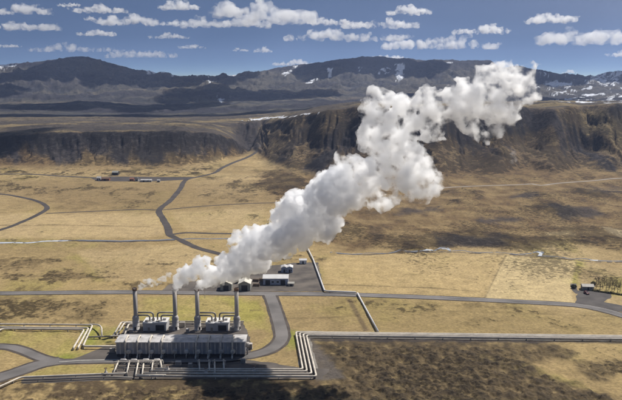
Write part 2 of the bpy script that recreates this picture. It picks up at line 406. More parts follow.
HEATH = (.095, .067, .037); BROWN = (.145, .094, .045); RUSTY = (.155, .088, .042); LAVA = (.048, .041, .040); ASH = (.046, .041, .042); SNOW = (.70, .72, .76)
C = np.zeros((*YG.shape, 3)) + np.array(TAN)
C = mixc(C, PALE, sstep(.0, .6, N_d) * .5)
C = mixc(C, (.255, .185, .088), sstep(-.05, .5, fbm2(XG / 170 + 60, YG / 260 + 8, 5)) * .75)
C = mixc(C, (.30, .215, .10), sstep(.0, .5, -N_a) * .65)
C = mixc(C, OLIVE, sstep(.0, .5, N_a * .6 + N_b * .4) * .40)
# random darker tufts and heather
hz = np.zeros_like(YG)
for pts, k in [([(-80,303),(60,299),(118,304),(106,318),(60,322),(-80,319)], .75), ([(-80,257),(45,255),(62,265),(35,273),(-80,272)], .6),
               ([(-80,186),(150,186),(158,206),(60,211),(50,200),(-80,186)], .55), ([(195,182),(330,180),(330,200),(200,206)], .5),
               ([(110,282),(165,281),(170,287),(105,288)], .9), ([(-80,273),(130,275),(130,279),(-80,278)], .8), ([(90,250),(200,252),(240,262),(120,268)], .4),
               ([(395,308),(440,308),(450,320),(400,318)], .6), ([(440,317),(520,316),(505,326),(455,325)], .5), ([(540,318),(600,320),(600,331),(550,330)], .45),
               ([(380,290),(420,290),(425,296),(380,295)], .6), ([(185,262),(215,255),(300,250),(320,262),(230,280)], .5), ([(325,300),(440,303),(570,310),(570,314),(430,307),(325,303)], .5),
               ([(-100,168),(220,168),(205,177),(-100,174)], .6)]:
    hz = np.maximum(hz, area(pts, 10, 14) * k)
hz = np.maximum(hz, .34 * sstep(.15, .6, N_a))
hz_s = sstep(.62, 1.12, hz + .55 * N_b + .45 * N_c * .8 + .25) * (hz > .02)
C = mixc(C, (.135, .096, .045), hz_s * .85)
# green growth round the works and along ditches
for pts, k in [([(140,296),(262,298),(270,330),(245,332),(240,322),(130,322)], .42), ([(10,333),(70,331),(72,350),(110,352),(60,360),(40,352),(0,345)], .35), ([(86,328),(125,328),(118,346),(84,346)], .75),
               ([(60,357),(100,352),(88,361),(60,361)], .9), ([(70,254),(80,254),(108,280),(98,281)], .35), ([(480,352),(560,372),(600,392),(560,385),(480,360)], .5), ([(280,330),(298,332),(302,350),(286,352)], .7),
               ([(578,262),(582,262),(576,284),(571,284)], .6), ([(590,279),(640,284),(640,300),(612,296)], .45), ([(230,300),(262,300),(268,318),(235,322)], .35), ([(60,364),(112,364),(110,372),(30,376)], .35)]:
    C = mixc(C, GREEN if k > .6 else (.30, .275, .06), area(pts, 6, 8) * min(1, k * 1.2) * (.6 + .4 * sstep(-.3, .3, N_b)))
# fields
C = mixc(C, (.53, .41, .215), area([(483,299),(505,256),(576,262),(571,284),(574,304)], 2, 1) * .75)
C = mixc(C, (.45, .33, .155), area([(330,293),(322,262),(345,252),(505,256),(483,298)], 3, 2) * .6)
C = mixc(C, (.47, .35, .185), area([(-120,215),(155,212.5),(166,232),(170,237),(-120,239)], 4, 5) * .6)
C = mixc(C, (.46, .345, .18), area([(75,251),(180,244),(238,262),(150,281),(106,281)], 3, 5) * .5)
C = mixc(C, (.46, .345, .18), area([(172,212),(262,206),(262,231),(185,231)], 3, 5) * .45)
C = mixc(C, (.47, .35, .18), area([(190,182),(285,172),(290,180),(200,200)], 4, 6) * .45)
for pts in ([(-120,276.6),(60,276),(135,277.6),(135,278.6),(60,277.4),(-120,278)], [(320,284),(420,287),(480,291),(480,291.7),(420,288),(320,285)], [(385,309.4),(500,312),(640,317),(640,318),(500,313),(385,310.4)], [(285,318),(345,317),(345,318),(285,319)], [(-120,226),(60,224.6),(150,226.4),(150,227),(60,225.4),(-120,227)], [(130,318),(60,320),(60,319),(130,317.2)], [(484,298),(505,256),(506,256),(485.4,298)], [(200,197),(330,190),(330,190.8),(200,198)], [(250,310),(262,309.6),(262,310.4),(250,311)]):
    C = mixc(C, (.14, .10, .05), area(pts, 1.2, 1.3) * .7)
C = mixc(C, (.235, .165, .08), area([(-120,182),(330,178),(335,206),(250,209),(60,213),(52,202),(-120,190)], 8, 12) * .6)
C = mixc(C, (.26, .185, .09), area([(-120,262),(110,262),(240,270),(300,256),(320,262),(250,282),(-120,276)], 8, 14) * .45)
C = mixc(C, (.25, .18, .085), area([(-120,300),(130,298),(120,322),(-120,326)], 8, 14) * .45)
C = mixc(C, (.27, .20, .085), area([(330,299),(700,318),(700,330),(470,334),(390,332),(345,318)], 8, 14) * .5)
# the big brown heath on the right
w = area([(255,176),(300,160),(420,150),(760,150),(700,264),(610,248),(560,240),(520,248),(430,250),(345,251),(312,240)], 14, 12)
C = mixc(C, BROWN, w * (.62 + .38 * sstep(-.4, .5, N_b)))
C = mixc(C, (.27, .19, .09), w * sstep(.15, .6, -N_b + .35 * N_a) * .65)
C = mixc(C, HEATH, w * sstep(.25, .6, N_b * .8 + N_c * .4 + .25 * N_a) * .75)
for pts in ([(553,206),(598,206),(606,216),(560,220)], [(516,192),(536,193),(532,199),(512,198)], [(436,238),(500,237),(505,246),(440,247)], [(400,208),(440,206),(440,212),(400,214)], [(590,186),(640,184),(640,192),(592,192)], [(478,216),(520,217),(520,223),(480,222)]):
    C = mixc(C, LAVA, area(pts, 6, 8) * .8)
C = mixc(C, (.58, .46, .27), area([(603,228),(612,229),(640,238),(640,244),(608,234)], 3, 3) * .8)
C = mixc(C, (.55, .43, .23), area([(545,233),(570,232),(575,236),(548,237)], 3, 3) * .5)
# lava heath lower right, and the mixed ground along the bottom
lav = area([(298,347),(345,337.5),(482,339.5),(505,350),(548,370),(590,388),(640,405),(640,460),(270,460),(322,400),(330,372)], 9, 10)
lav = np.maximum(lav, area([(480,342),(560,344),(575,352),(540,366),(505,356)], 8, 16) * .8)
lav = np.maximum(lav, area([(575,365),(640,352),(640,372),(590,385)], 8, 18) * .7)
bot = area([(-120,374),(20,379),(110,377),(320,379),(330,400),(330,470),(-120,470)], 5, 6)
C = mixc(C, HEATH, bot * sstep(-.52, .10, N_b * .45 + N_c * .55 + .3 * N_a))
C = mixc(C, (.084, .061, .034), lav * (.86 + .14 * sstep(-.3, .3, N_c)))
C = mixc(C, (.055, .042, .026), lav * sstep(.0, .5, N_c * .7 + .35 * N_b) * .7)
C = mixc(C, (.20, .145, .075), lav * sstep(.15, .55, -N_b * .2 - N_c * .9) * .38)
C = mixc(C, (.30, .22, .10), lav * sstep(.38, .7, N_b * .2 - N_c * .9 + .3 * N_d) * .4)
rough = np.clip(lav + bot * .6 + w * .35 + hz_s * .35, 0, 1)
C = mixc(C, (.105, .09, .078), area([(304,338),(312,338),(322,352),(334,366),(346,378),(318,380)], 4, 5) * .85)
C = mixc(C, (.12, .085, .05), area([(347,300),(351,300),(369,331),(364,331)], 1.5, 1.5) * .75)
# dark strip below the long pipelines: their shadow painted on the ground
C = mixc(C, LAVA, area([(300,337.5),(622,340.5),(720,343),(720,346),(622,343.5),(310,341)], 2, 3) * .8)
# --- slopes and hills
leftm = 1 - sstep(236, 262, UG); right = 1 - leftm
tt = np.clip(t_sl, 0, 1.3)
AL = UG * DB[None] / F                                    # metres along the foot of the slope
wp = 12 * N_a + 4 * N_b
slant = np.interp(UG, [-200, 236, 262, 340, 400, 520, 700], [0, 0, -18, -28, -8, 60, 60])
AS = AL + wp * .6 - slant * (1 - tt) * 1.5                # along-slope coordinate that follows the fall of each spur
gl = fbm2(AS / 38, tt * .8 + AL / 900, 5); gl2 = fbm2(AS / 12 + 50, tt * 1.2, 4); gl3 = fbm2(AL / 7, tt * 9 + 7, 4)
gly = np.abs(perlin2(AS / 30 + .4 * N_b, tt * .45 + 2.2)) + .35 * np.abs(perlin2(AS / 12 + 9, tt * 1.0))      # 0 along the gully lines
spur = ridged2(AS / 150 + .3, tt * .35 + 3.3, 3)
hill = sstep(.93, 1.02, YG / DB[None])
Ch = np.zeros_like(C) + np.array(BROWN)
Ch = mixc(Ch, (.29, .205, .095), sstep(-.2, .5, N_d + .5 * N_a) * .6)
# left mesa cliff: a rock band, ash below it, tan fans reaching up from the foot
cl = sstep(.08, .58, t_sl + .6 * gl + .25 * gl2 - .04) * (1 - sstep(1.0, 1.14, t_sl + .12 * N_b))
Ch = mixc(Ch, ASH, cl * leftm * .93); Ch = mixc(Ch, (.115, .088, .055), leftm * cl * sstep(.0, .45, gl3 * .5 - gl2 * .6 - gl * .3) * (1 - sstep(.5, .8, t_sl)) * .7)
Ch = mixc(Ch, (.034, .030, .030), cl * leftm * sstep(.64, .84, t_sl + .22 * gl + .12 * gl3) * .9)
# right slopes: dark scree streaks between brown moss
scree = sstep(.0, .45, gl * .9 + gl2 * .55 + .25 * gl3 + .8 * (t_sl - .60)) * (1 - sstep(1.0, 1.12, t_sl + .12 * N_b)) * sstep(.05, .4, t_sl)
Ch = mixc(Ch, (.150, .106, .058), right * sstep(-.1, .2, t_sl) * .8)
Ch = mixc(Ch, (.042, .036, .036), scree * right * (.42 + .38 * sstep(340, 400, UG)))
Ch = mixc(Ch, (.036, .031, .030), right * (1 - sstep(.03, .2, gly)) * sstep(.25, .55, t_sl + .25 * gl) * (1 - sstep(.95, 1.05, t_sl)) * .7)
Ch = mixc(Ch, (.21, .155, .08), right * sstep(.12, .5, gl3 * .5 - gl2 * .7 - gl * .4) * sstep(.02, .2, t_sl) * (1 - sstep(.8, 1.05, t_sl)) * .6)
for pts in ([(352,112),(374,112),(352,150),(318,178),(296,176),(330,138)], [(300,130),(314,130),(286,164),(268,166)], [(534,109),(556,109),(588,140),(622,160),(612,170),(570,150)], [(600,108),(640,108),(640,132),(622,128)], [(400,110),(535,108),(545,130),(500,138),(470,146),(440,140),(400,150)]):
    Ch = mixc(Ch, (.038, .033, .034), area(pts, 7, 14) * (.62 + .38 * sstep(-.3, .3, gl2)))  # dark gravel strips, plus the shaded left sides of spurs painted dark
Ch = mixc(Ch, (.28, .21, .10), area([(556,110),(598,108),(640,138),(640,168),(604,148)], 8, 12) * .75 * sstep(-.6, .2, gl))  # sunlit right side of the spur, painted lighter
Ch = mixc(Ch, (.20, .145, .075), area([(258,128),(300,119),(340,114),(346,120),(318,140),(300,165),(268,162)], 6, 10) * .7 * sstep(-.5, .3, gl2 + gl))
Ch = mixc(Ch, (.31, .23, .11), area([(250,158),(262,158),(300,172),(330,180),(290,182),(240,172)], 8, 10) * .55)
Ch = mixc(Ch, (.38, .28, .135), area([(176,170),(215,158),(236,160),(214,172)], 5, 7) * .8)
# plateau: grass bands and dark heath
pl = sstep(1.02, 1.18, t_sl) * (1 - sstep(1950, 2100, YG))
Cp = np.zeros_like(C) + np.array((.20, .152, .078)); Cp = mixc(Cp, (.075, .062, .050), sstep(-.12, .30, fbm2(XG / 260, YG / 90 + 3, 5) + .24))
Cp = mixc(Cp, (.085, .07, .055), area([(-200,118),(700,104),(700,112),(340,116),(0,122),(-200,122)], 3, 5) * .55)
Ch = mixc(Ch, (1, 1, 1), 0 * pl); Ch = Ch + (Cp - Ch) * pl[..., None]
Ch = mixc(Ch, (.036, .031, .031), area([(236,124),(259,123),(258,146),(252,153),(247,154),(241,145),(234,133)], 3, 5) * .92 * sstep(1200, 1300, YG))  # dark canyon back wall, its shade painted into the rock colour
Ch = mixc(Ch, (.05, .043, .04), area([(-200,126),(60,128),(160,124),(236,126),(236,131),(60,131.5),(-200,133)], 3, 8) * .6 * sstep(1200, 1300, YG))
Ch = mixc(Ch, LAVA, sstep(0, .4, np.clip(1 - np.abs(UG - 248) / 17, 0, 1)) * sstep(1250, 1340, YG) * (1 - sstep(1540, 1640, YG)) * (.55 + .45 * sstep(-.2, .3, N_b)))
# far hills and mountains: dark basalt, with shade and relief contrast painted in
DR = ridged2(XG / 520 + .35 * N_d, YG / 700 + 4, 6); DR2 = ridged2(XG / 130 + .2 * fbm2(XG / 300, YG / 300, 3), YG / 260, 5); BL = fbm2(XG / 900 + 7, YG / 240 + 20, 5)
Cf = np.zeros_like(C) + np.array((.043, .043, .044))
Cf = mixc(Cf, (.085, .076, .058), sstep(-.05, .4, BL + .3 * DR2) * .8); Cf = mixc(Cf, (.028, .025, .030), sstep(-.1, .45, -BL + .45 * DR2 - .15) * .85)
Cf = mixc(Cf, (.095, .086, .066), mtn * sstep(.25, .6, DR2 + .25 * N_a) * .5)
Cf = mixc(Cf, (.024, .022, .027), sstep(4650, 4900, YG) * sstep(.0, .5, DR2 + .3 * fbm2(XG / 50, YG / 200, 3)) * .9)
Cf = mixc(Cf, (.16, .125, .085), sstep(.25, .6, BL + .2 * fbm2(XG / 90, YG / 60, 4)) * .55 * (1 - sstep(3300, 4300, YG)))
fw = sstep(1950, 2150, YG); Ch = Ch + (Cf - Ch) * fw[..., None]
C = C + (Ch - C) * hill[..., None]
snow = np.zeros_like(YG); sn = fbm2(XG / 170, YG / 170 + 31, 4); sn2 = fbm2(XG / 45 + 3, YG / 60, 4)
for pts, k in [([(396,66),(404,66),(403,82),(396,82)], 1.3), ([(378,71),(391,70),(386,75),(377,75)], 1.2), ([(306,84),(317,80),(320,81),(311,87),(307,88)], 1.2), ([(328,70),(333,71),(331,77),(328,77)], 1.1),
             ([(283,76),(290,72),(294,73),(286,79)], 1.1), ([(292,68),(298,66),(296,70),(291,71)], 1.), ([(207,84),(216,85),(215,88),(207,88)], 1.1), ([(218,98),(224,99),(222,104),(219,103)], 1), ([(446,63),(452,63),(450,66)], .9), ([(358,68),(362,69),(360,72)], 1),
             ([(195,76.6),(236,74.8),(236,78.0),(197,79)], .9), ([(136,70.5),(192,76),(180,78),(140,74.5)], .9), ([(-4,64),(22,63),(14,67),(-4,70)], 1.1), ([(240,119.7),(300,115.6),(318,114.0),(318,115.2),(298,117.2),(243,121.4)], .9), ([(-200,70),(-80,68),(-60,73),(-200,74)], .9)]:
    snow = np.maximum(snow, area(pts, 1.3, 2.2) * k * sstep(-.5, .0, sn2 + .35 * sn))
R2 = area([(536,68),(575,77),(592,77),(640,68),(720,70),(720,108),(622,106),(560,104),(530,98)], 10, 6)
snow = np.maximum(snow, R2 * sstep(.30, .55, sn * .7 + sn2 * .8) * .8)
snow = np.maximum(snow, area([(592,77),(605,73.6),(622,73),(622,84),(606,90),(590,88)], 4, 5) * sstep(-.2, .25, sn2 + .3 * sn) * .85)
snow = np.maximum(snow, area([(545,84),(572,87),(572,90),(545,88)], 2, 3)); snow = np.maximum(snow, area([(606,101),(640,94),(640,97),(608,103.5)], 2, 3) * sstep(-.3, .2, sn2))
C = mixc(C, SNOW, sstep(.35, .75, snow))
# ---- relief
Z = ZB.copy()
Z += (1 - flat) * plain * (  .75 * rough * (N_c + .6 * fbm2(XG / 2.6, YG / 3.2, 3)) + .45 * rough * N_b + .2 * N_c + .35 * N_b * (1 - rough) + .6 * N_a)
Z += plain * (1 - flat) * w * 2.2 * N_a
gul = ridged2(AS / 40, tt * .5, 4)
Z += face * right * sstep(0, .35, t_sl) * (9 * (spur - .1) * (1 - .6 * sstep(.6, 1.1, t_sl)))
Z -= face * 5.2 * (1 - sstep(0, .34, gly)) * sstep(.06, .35, t_sl) * (1 - sstep(.85, 1.02, t_sl)) * (.55 + .45 * right)
Z += face * (3.0 * gul * np.clip(180 / (DT - DB)[None], .3, 1) + 1.9 * gl2 + .6 * gl3 * np.clip(100 / (DT - DB)[None] - .25, 0, 1)) * (.6 + .4 * right)
Z += face * leftm * sstep(.6, .8, t_sl) * 1.7 * fbm2(AL / 16 + .5 * N_b, tt * 6, 5)
hp = hill * (1 - face) * (1 - sstep(1800, 2100, YG)); Z += hp * (3.5 * fbm2(XG / 120, YG / 90, 6) + 2.2 * ridged2(XG / 45, YG / 60, 3)) * sstep(1.0, 1.3, t_sl)
Z += far * (1 - mtn) * (8 * fbm2(XG / 330, YG / 420, 5) + 11 * (DR2 - .2) + 8 * DR)
CAN = (1 - flat) * np.clip(1 - np.abs(UG - 249) / 20, 0, 1) * sstep(1180, 1300, YG) * (1 - sstep(1600, 1750, YG)); Z += CAN * (5 * ridged2(XG / 26, YG / 40, 4) + 4 * fbm2(XG / 12, YG / 60, 4) - 2)
sky_damp = 1 - .80 * sstep(4650, 4990, YG)
Z += mtn * sky_damp * (44 * (DR - .25) + 30 * (DR2 - .2))
Z += mtn * (5.0 * fbm2(XG / 60, YG / 60, 4) + 2.5 * fbm2(XG / 22, YG / 30, 2))
TUFT = np.clip(.26 + .45 * N_a + .5 * N_d + .5 * hz_s + .35 * w + .55 * lav + .35 * bot, 0, 1) * plain + (1 - plain) * np.clip(.50 + .3 * N_a + .35 * face, 0, 1)
TUFT = TUFT * (1 - .6 * flat) * (1 - sstep(.3, .6, snow))
def land(name, i0, i1, m):
    n, k = i1 - i0, len(US)
    v = np.stack([XG[i0:i1], YG[i0:i1], Z[i0:i1]], -1).reshape(-1, 3)
    idx = np.arange(n * k).reshape(n, k)
    fc = np.stack([idx[:-1, :-1], idx[:-1, 1:], idx[1:, 1:], idx[1:, :-1]], -1).reshape(-1, 4)
    o = np_mesh(name, v, fc, m); tag(o, kind='structure')
    a = o.data.attributes.new('cover', 'FLOAT_COLOR', 'POINT')
    c = np.ones((n * k, 4), np.float32); c[:, :3] = C[i0:i1].reshape(-1, 3); c[:, 3] = TUFT[i0:i1].ravel(); a.data.foreach_set('color', c.ravel())
    return o
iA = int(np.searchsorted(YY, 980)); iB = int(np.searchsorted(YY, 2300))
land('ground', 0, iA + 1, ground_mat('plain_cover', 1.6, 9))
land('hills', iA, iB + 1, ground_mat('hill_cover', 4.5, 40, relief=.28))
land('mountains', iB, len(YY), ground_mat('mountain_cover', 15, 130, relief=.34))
def land_z(x, y):
    i = int(np.clip(np.searchsorted(YY, y) - 1, 0, len(YY) - 2)); s = x / y
    j = int(np.clip(np.searchsorted(S, s) - 1, 0, len(S) - 2))
    fy = (y - YY[i]) / (YY[i+1] - YY[i]); fx = (s - S[j]) / (S[j+1] - S[j])
    return (Z[i, j] * (1-fx) + Z[i, j+1] * fx) * (1-fy) + (Z[i+1, j] * (1-fx) + Z[i+1, j+1] * fx) * fy

# ---------------------------------------------------------------- roads, yards, streams
def ribbon(name, pts, width, m, dz, ragged=0.0, label=None, na=4):
    n = len(pts); V = []; Fc = []
    for i, q in enumerate(pts):
        t = pts[min(i+1, n-1)] - pts[max(i-1, 0)]; nx, ny = -t.y, t.x; l = math.hypot(nx, ny) or 1; nx /= l; ny /= l
        wl = width / 2 * (1 + ragged * random.uniform(-1, 1)); wr = width / 2 * (1 + ragged * random.uniform(-1, 1))
        for k in range(na + 1):
            f_ = -wl + (wl + wr) * k / na; x, y = q.x + nx * f_, q.y + ny * f_
            V.append((x, y, land_z(x, y) + dz))
    for i in range(n - 1):
        for k in range(na):
            a = i * (na + 1) + k; Fc.append((a + na + 1, a + na + 2, a + 1, a))
    o = np_mesh(name, np.array(V), np.array(Fc), m); o.data.flip_normals() if o.data.polygons[0].normal.z < 0 else None
    tag(o, kind='structure'); 
    return o
for name, lab, pts, wd, mk, dz in ROADS:
    sp = spline(pts)
    if mk == 'asphalt': ribbon('road_verge', sp, wd + 3.0, M['shoulder'], dz - .05 , .06)
    ribbon(name, sp, wd, M[mk], dz, .0 if mk == 'asphalt' else .10)
for wline in (-1, 1):
    sp = spline(ROADS[0][2]); sp2 = []
    for i, q in enumerate(sp):
        t = (sp[min(i+1, len(sp)-1)] - sp[max(i-1, 0)]).normalized(); sp2.append(Vector((q.x - t.y * 2.8 * wline, q.y + t.x * 2.8 * wline, 0)))
    ribbon('road_edge_line', sp2, .18, M['line'], .18, 0, na=1)
def sheet(name, pts, mk, dz):
    P = [unp(*q) for q in pts]
    # ragged outline
    out = []
    for a, b in zip(P, P[1:] + P[:1]):
        k = max(1, int((b - a).length / 3))
        for i in range(k):
            q = a.lerp(b, i / k); out.append(Vector((q.x + random.uniform(-.5, .5), q.y + random.uniform(-.7, .7), dz)))
    bm = bmesh.new(); f_ = bm.faces.new([bm.verts.new(q) for q in out]); f_.normal_update()
    if f_.normal.z < 0: f_.normal_flip()
    bmesh.ops.triangulate(bm, faces=bm.faces[:])
    return tag(mesh_obj(name, bm, M[mk]), kind='structure')
for name, mk, pts, dz in YARDS: sheet(name, pts, mk, dz)
M['bed'] = mat('grey_pipeline_gravel', (.21, .19, .165), .95, var=.3, scale=.2)
sheet('pipeline_bed', PIPEBED, 'bed', .05)
ribbon('stream_water', spline([(-60,244),(0,243),(25,243.5),(45,241.8),(75,240.8),(120,240.6),(150,240),(175,239.5),(205,238.5),(260,239.5),(300,242)]), 3.4, M['water'], .08, .3)
ribbon('stream_bank', spline([(60,240.2),(90,241.6),(120,241.4),(150,240.8),(175,240.3)]), 3.5, M['cinder'], .12, .3)
ribbon('white_water', spline([(-40,243.6),(0,243.3),(20,243.7),(33,243.0),(42,242.0),(55,241.2),(68,241)]), 4, M['foam'], .14, .35)
ribbon('stream_water', spline([(330,252),(352,253.6),(370,252.4),(388,253.2),(400,251.2),(412,252.8),(421,252.6),(427,250.6),(434,251.4),(441,248.4),(448,248.2),(450,250.8),(462,250),(478,252.4),(498,252.2),(516,254.4),(530,253.6),(539,251.8),(543,253.2),(540,256.2),(556,256.8),(572,259),(586,258.8),(602,261),(640,261)]), 2.0, M['water'], .10, .3)
ribbon('stream_bank', spline([(330,253.2),(370,254.2),(400,252.8),(420,253.7),(450,251.7),(480,253.2),(520,255.2),(545,257.4),(570,259.9),(600,261.9),(640,262.4)]), 2.0, M['cinder'], .07, .3)
for pts in ([(424,252.6),(428,251.2),(433,251)], [(442,249.3),(447,249),(450,250.2)], [(538,252.6),(541,254.2),(540,256.5)], [(590,260),(598,260.5)]):
    ribbon('white_water', spline(pts), 2.6, M['foam'], .13, .3)

# ---------------------------------------------------------------- pipelines
ORD = ['first', 'second', 'third', 'fourth', 'fifth', 'sixth', 'seventh', 'eighth', 'ninth', 'tenth', 'eleventh', 'twelfth', 'thirteenth', 'fourteenth']
sup_me = None
def pipeline(label, pts, r=.5, z=1.25, mk='alu', group='insulated steam pipelines', sup=14.0, name='pipeline', ground_end=False, rad=2.0, n=12):
    global sup_me
    P = [unp(q[0], q[1], q[2] if len(q) > 2 else z) for q in pts]
    if ground_end: P.append(Vector((P[-1].x, P[-1].y - .01, 0)))
    o = empty(name, (P[0].x, P[0].y, 0), 0, label, 'pipe', group)
    org = Vector((P[0].x, P[0].y, 0))
    P = [q - org for q in P]
    path = rounded(P, rad); pb = tube_bm(path, r, n)
    if sup and r > .4:
        for a, b in zip(P[:-1], P[1:]):
            l = (b - a).length
            if l < 9: continue
            for k in range(1, int(l / 6)):
                q = a.lerp(b, k * 6 / l); d = (b - a).normalized() * .09; tube(pb, [q - d, q + d], r * 1.07, n)
    mesh_obj('pipe', pb, M[mk], o, True)
    if sup:
        if sup_me is None:
            bm = bmesh.new(); box(bm, -.5, .5, -.12, .12, -1.25, -.35); box(bm, -.62, .62, -.25, .25, -1.32, -1.1); t = mesh_obj('support', bm, M['concrete']); sup_me = t.data; bpy.data.objects.remove(t)
        acc = sup / 2
        for a, b in zip(P[:-1], P[1:]):
            if abs(a.z - b.z) > .5: continue
            l = (b - a).length
            while acc < l:
                q = a.lerp(b, acc / l); s = bpy.data.objects.new('support', sup_me); COL.objects.link(s); s.parent = o
                s.location = (q.x, q.y, q.z); s.rotation_euler = (0, 0, math.atan2(b.y - a.y, b.x - a.x) + math.pi / 2); acc += sup
            acc -= l
    return o
# four long parallel lines: plant front -> Z bend -> off to the right
G4 = 'four parallel pipelines leaving the plant to the right'
LB = [((302.8,369.5),(295.7,332.2)), ((307,371.5),(299.4,333.1)), ((311.7,373.9),(303,334.1)), ((316.4,376.6),(306.3,335.4))]
st_x = [(155,368.9), (150,370.9), (143,373.4), (136,376.2)]
LT = ['inner', 'second from inside', 'third from inside', 'outer']
for k in range(4):
    a, b = LB[k]
    pipeline(f'{["innermost","second innermost","second outermost","outermost"][k]} of four long beige pipelines with a stepped bend right of the plant',
             [st_x[k], (230, a[1] - .15), a, b, (450, b[1] + 1.7), (622, b[1] + 3.8), (760, b[1] + 5.6)], .46, 1.2, 'alu', G4)
# lines coming in from the left
GL = 'pipelines arriving from the left edge'
pipeline('upper beige pipeline along the left grass with a slanted leg turning to the main hall', [(-120,324.2),(0,324.2),(92.6,325),(82.8,346.4),(118,346.4)], .48, 1.3, 'alu', GL)
pipeline('middle beige pipeline along the left grass with a slanted leg ending in the ground', [(-120,327.4),(0,327.4),(88.6,328),(78,347.6)], .48, 1.2, 'alu', GL, ground_end=True)
pipeline('short-armed beige pipeline entering from the lower left corner of the left pipeline run', [(-60,357),(3,328.8),(84.2,329.6),(73.4,348)], .48, 1.2, 'alu', GL, ground_end=True)
pipeline('arched beige pipe hooping over the end of the left pipelines', [(90,324.2,1.3),(99,325,2.6),(101.6,327.5,2.6),(101.8,335.8,1.2)], .42, 1.3, 'alu', 'pipes beside the left end of the hall', sup=0)
pipeline('dark low header pipe on the grass left of the main hall', [(86,337.3),(119.5,336)], .42, 1.0, 'alu_dark', 'pipes beside the left end of the hall', sup=8)
for k, (a, b, e) in enumerate([((113.4,335.4),(121.4,322.2),'leftmost'), ((116.6,335.4),(124.4,322.8),'middle'), ((124.4,335),(128.6,324.2),'rightmost')]):
    pipeline(f'{e} slanted beige pipe behind the left end of the main hall', [a, b, (b[0] + 12 + 2*k, b[1] + .3)], .46, 1.3, 'alu', 'pipes beside the left end of the hall', sup=9)
pipeline('far thin pipe running behind the two roofed machine houses', [(128,321.4),(244,321.4)], .32, 1.6, 'alu_dark', 'pipes behind the stacks', sup=10)
pipeline('near thin pipe running close behind the two roofed machine houses', [(136,323.4),(238,323.4)], .32, 1.4, 'alu_dark', 'pipes behind the stacks', sup=10)
# lower left
pipeline('pale pipeline crossing the bottom left corner and bending to the valve by the pipe racks', [(-60,412),(0,386.6),(20.5,377.4),(100,374.2),(126.5,373.7),(129,362.5)], .42, 1.1, 'alu', 'pipelines at the bottom left')
pipeline('low dark pipeline under the bottom left grass edge', [(21.5,380.6),(105,376.9),(133,377.8)], .36, .9, 'alu_dark', 'pipelines at the bottom left')
# single line from the rear yard over to the long pipelines
pipeline('thin white pipeline slanting down from the rear yard to the main road', [(306,245),(313,259),(324.6,291),(356,292.3)], .5, 1.1, 'roof_white', 'thin pipelines beside the road', sup=18)
pipeline('thin white pipeline slanting from the main road down to the long pipelines', [(357.5,293),(359.5,297.2),(378,331.3)], .5, 1.1, 'roof_white', 'thin pipelines beside the road', sup=18)
# yard pipework in front of the hall
GY = 'yard pipes in front of the hall'
pipeline('pale header pipe lying along the hall front above the yard pipe racks', [(117.5,360.8),(163,360.6)], .34, 1.7, 'alu', GY, sup=6, name='header_pipe')
for k, (a, b, w_) in enumerate([((118.6,361),(113.8,372.4),'leftmost'), ((129.6,361),(126.6,373.4),'second from left'), ((138.4,361),(135.4,376),'third from left'), ((143.5,364),(142,375),'fourth from left'), ((153,361),(151.6,371),'fifth from left'), ((160.5,361),(161.5,368),'sixth from left')]):
    pipeline(f'{w_} of the pale pipes crossing the sunny yard in front of the hall', [a, b], .36, 1.5, 'alu', GY, sup=6, name='yard_pipe')
for k, (a, b, w_) in enumerate([((199,360),(199.6,370),'leftmost'), ((209,360),(209.4,371),'second'), ((214.5,360),(214.8,373),'third'), ((223.5,359.5),(224,370),'rightmost')]):
    pipeline(f'{w_} of the pipes crossing the shaded yard in front of the hall', [a, b], .36, 1.5, 'alu', GY, sup=6, name='yard_pipe')
pipeline('short pale pipe closing the lower end of the sunny yard racks', [(135.4,375),(166,375.2)], .36, 1.6, 'alu', GY, sup=6, name='yard_pipe')
pipeline('short dark pipe at the upper edge of the sunny yard racks', [(120,364.6),(160,364.4)], .3, 1.0, 'alu_dark', GY, sup=6, name='yard_pipe')
pipeline('low dark pipe through the middle of the sunny yard racks', [(117,368.4),(152,368.2)], .3, .8, 'alu_dark', GY, sup=6, name='yard_pipe')
# flash vessels lying in the yard
def vessel(px, py, label):
    q = unp(px, py); o = empty('steam_trap', (q.x, q.y, 0), 0, label, 'vessel', 'small vessels in the pipe yard')
    bm = bmesh.new(); lathe(bm, [(0, -1.6), (.45, -1.45), (.7, -1.1), (.7, 1.1), (.45, 1.45), (0, 1.6)], 14)
    bmesh.ops.rotate(bm, verts=bm.verts, cent=(0, 0, 0), matrix=Matrix.Rotation(math.pi/2, 3, 'Y')); bmesh.ops.translate(bm, verts=bm.verts, vec=(0, 0, 1.5))
    mesh_obj('shell', bm, M['roof'], o, True)
    for s in (-.8, .8):
        bm = bmesh.new(); box(bm, s - .12, s + .12, -.5, .5, 0, 1.0); mesh_obj('saddle', bm, M['concrete'], o)
for k, (x, y, w_) in enumerate([(123.5,363.4,'leftmost'), (134,363.4,'second from left'), (146,363.2,'third from left'), (157,363.2,'rightmost')]): vessel(x, y, f'{w_} of the small pale steam traps between the yard pipe racks')
def valve(px, py, label):
    q = unp(px, py); o = empty('valve', (q.x, q.y, 0), 0, label, 'valve')
    bm = bmesh.new(); lathe(bm, [(0, 0), (.5, .02), (.5, .9), (.8, 1.0), (.8, 1.5), (.35, 1.7), (.3, 3.0), (0, 3.02)], 12); mesh_obj('valve_body', bm, M['steel'], o, True)
    bm = bmesh.new(); tube(bm, [Vector((.7*math.cos(a), .7*math.sin(a), 3.2)) for a in [k*math.pi/8 for k in range(17)]], .09, 6)
    tube(bm, [(-.7, 0, 3.2), (.7, 0, 3.2)], .06, 6); tube(bm, [(0, -.7, 3.2), (0, .7, 3.2)], .06, 6); tube(bm, [(0, 0, 3.0), (0, 0, 3.25)], .1, 6); mesh_obj('handwheel', bm, M['rust'], o); return o
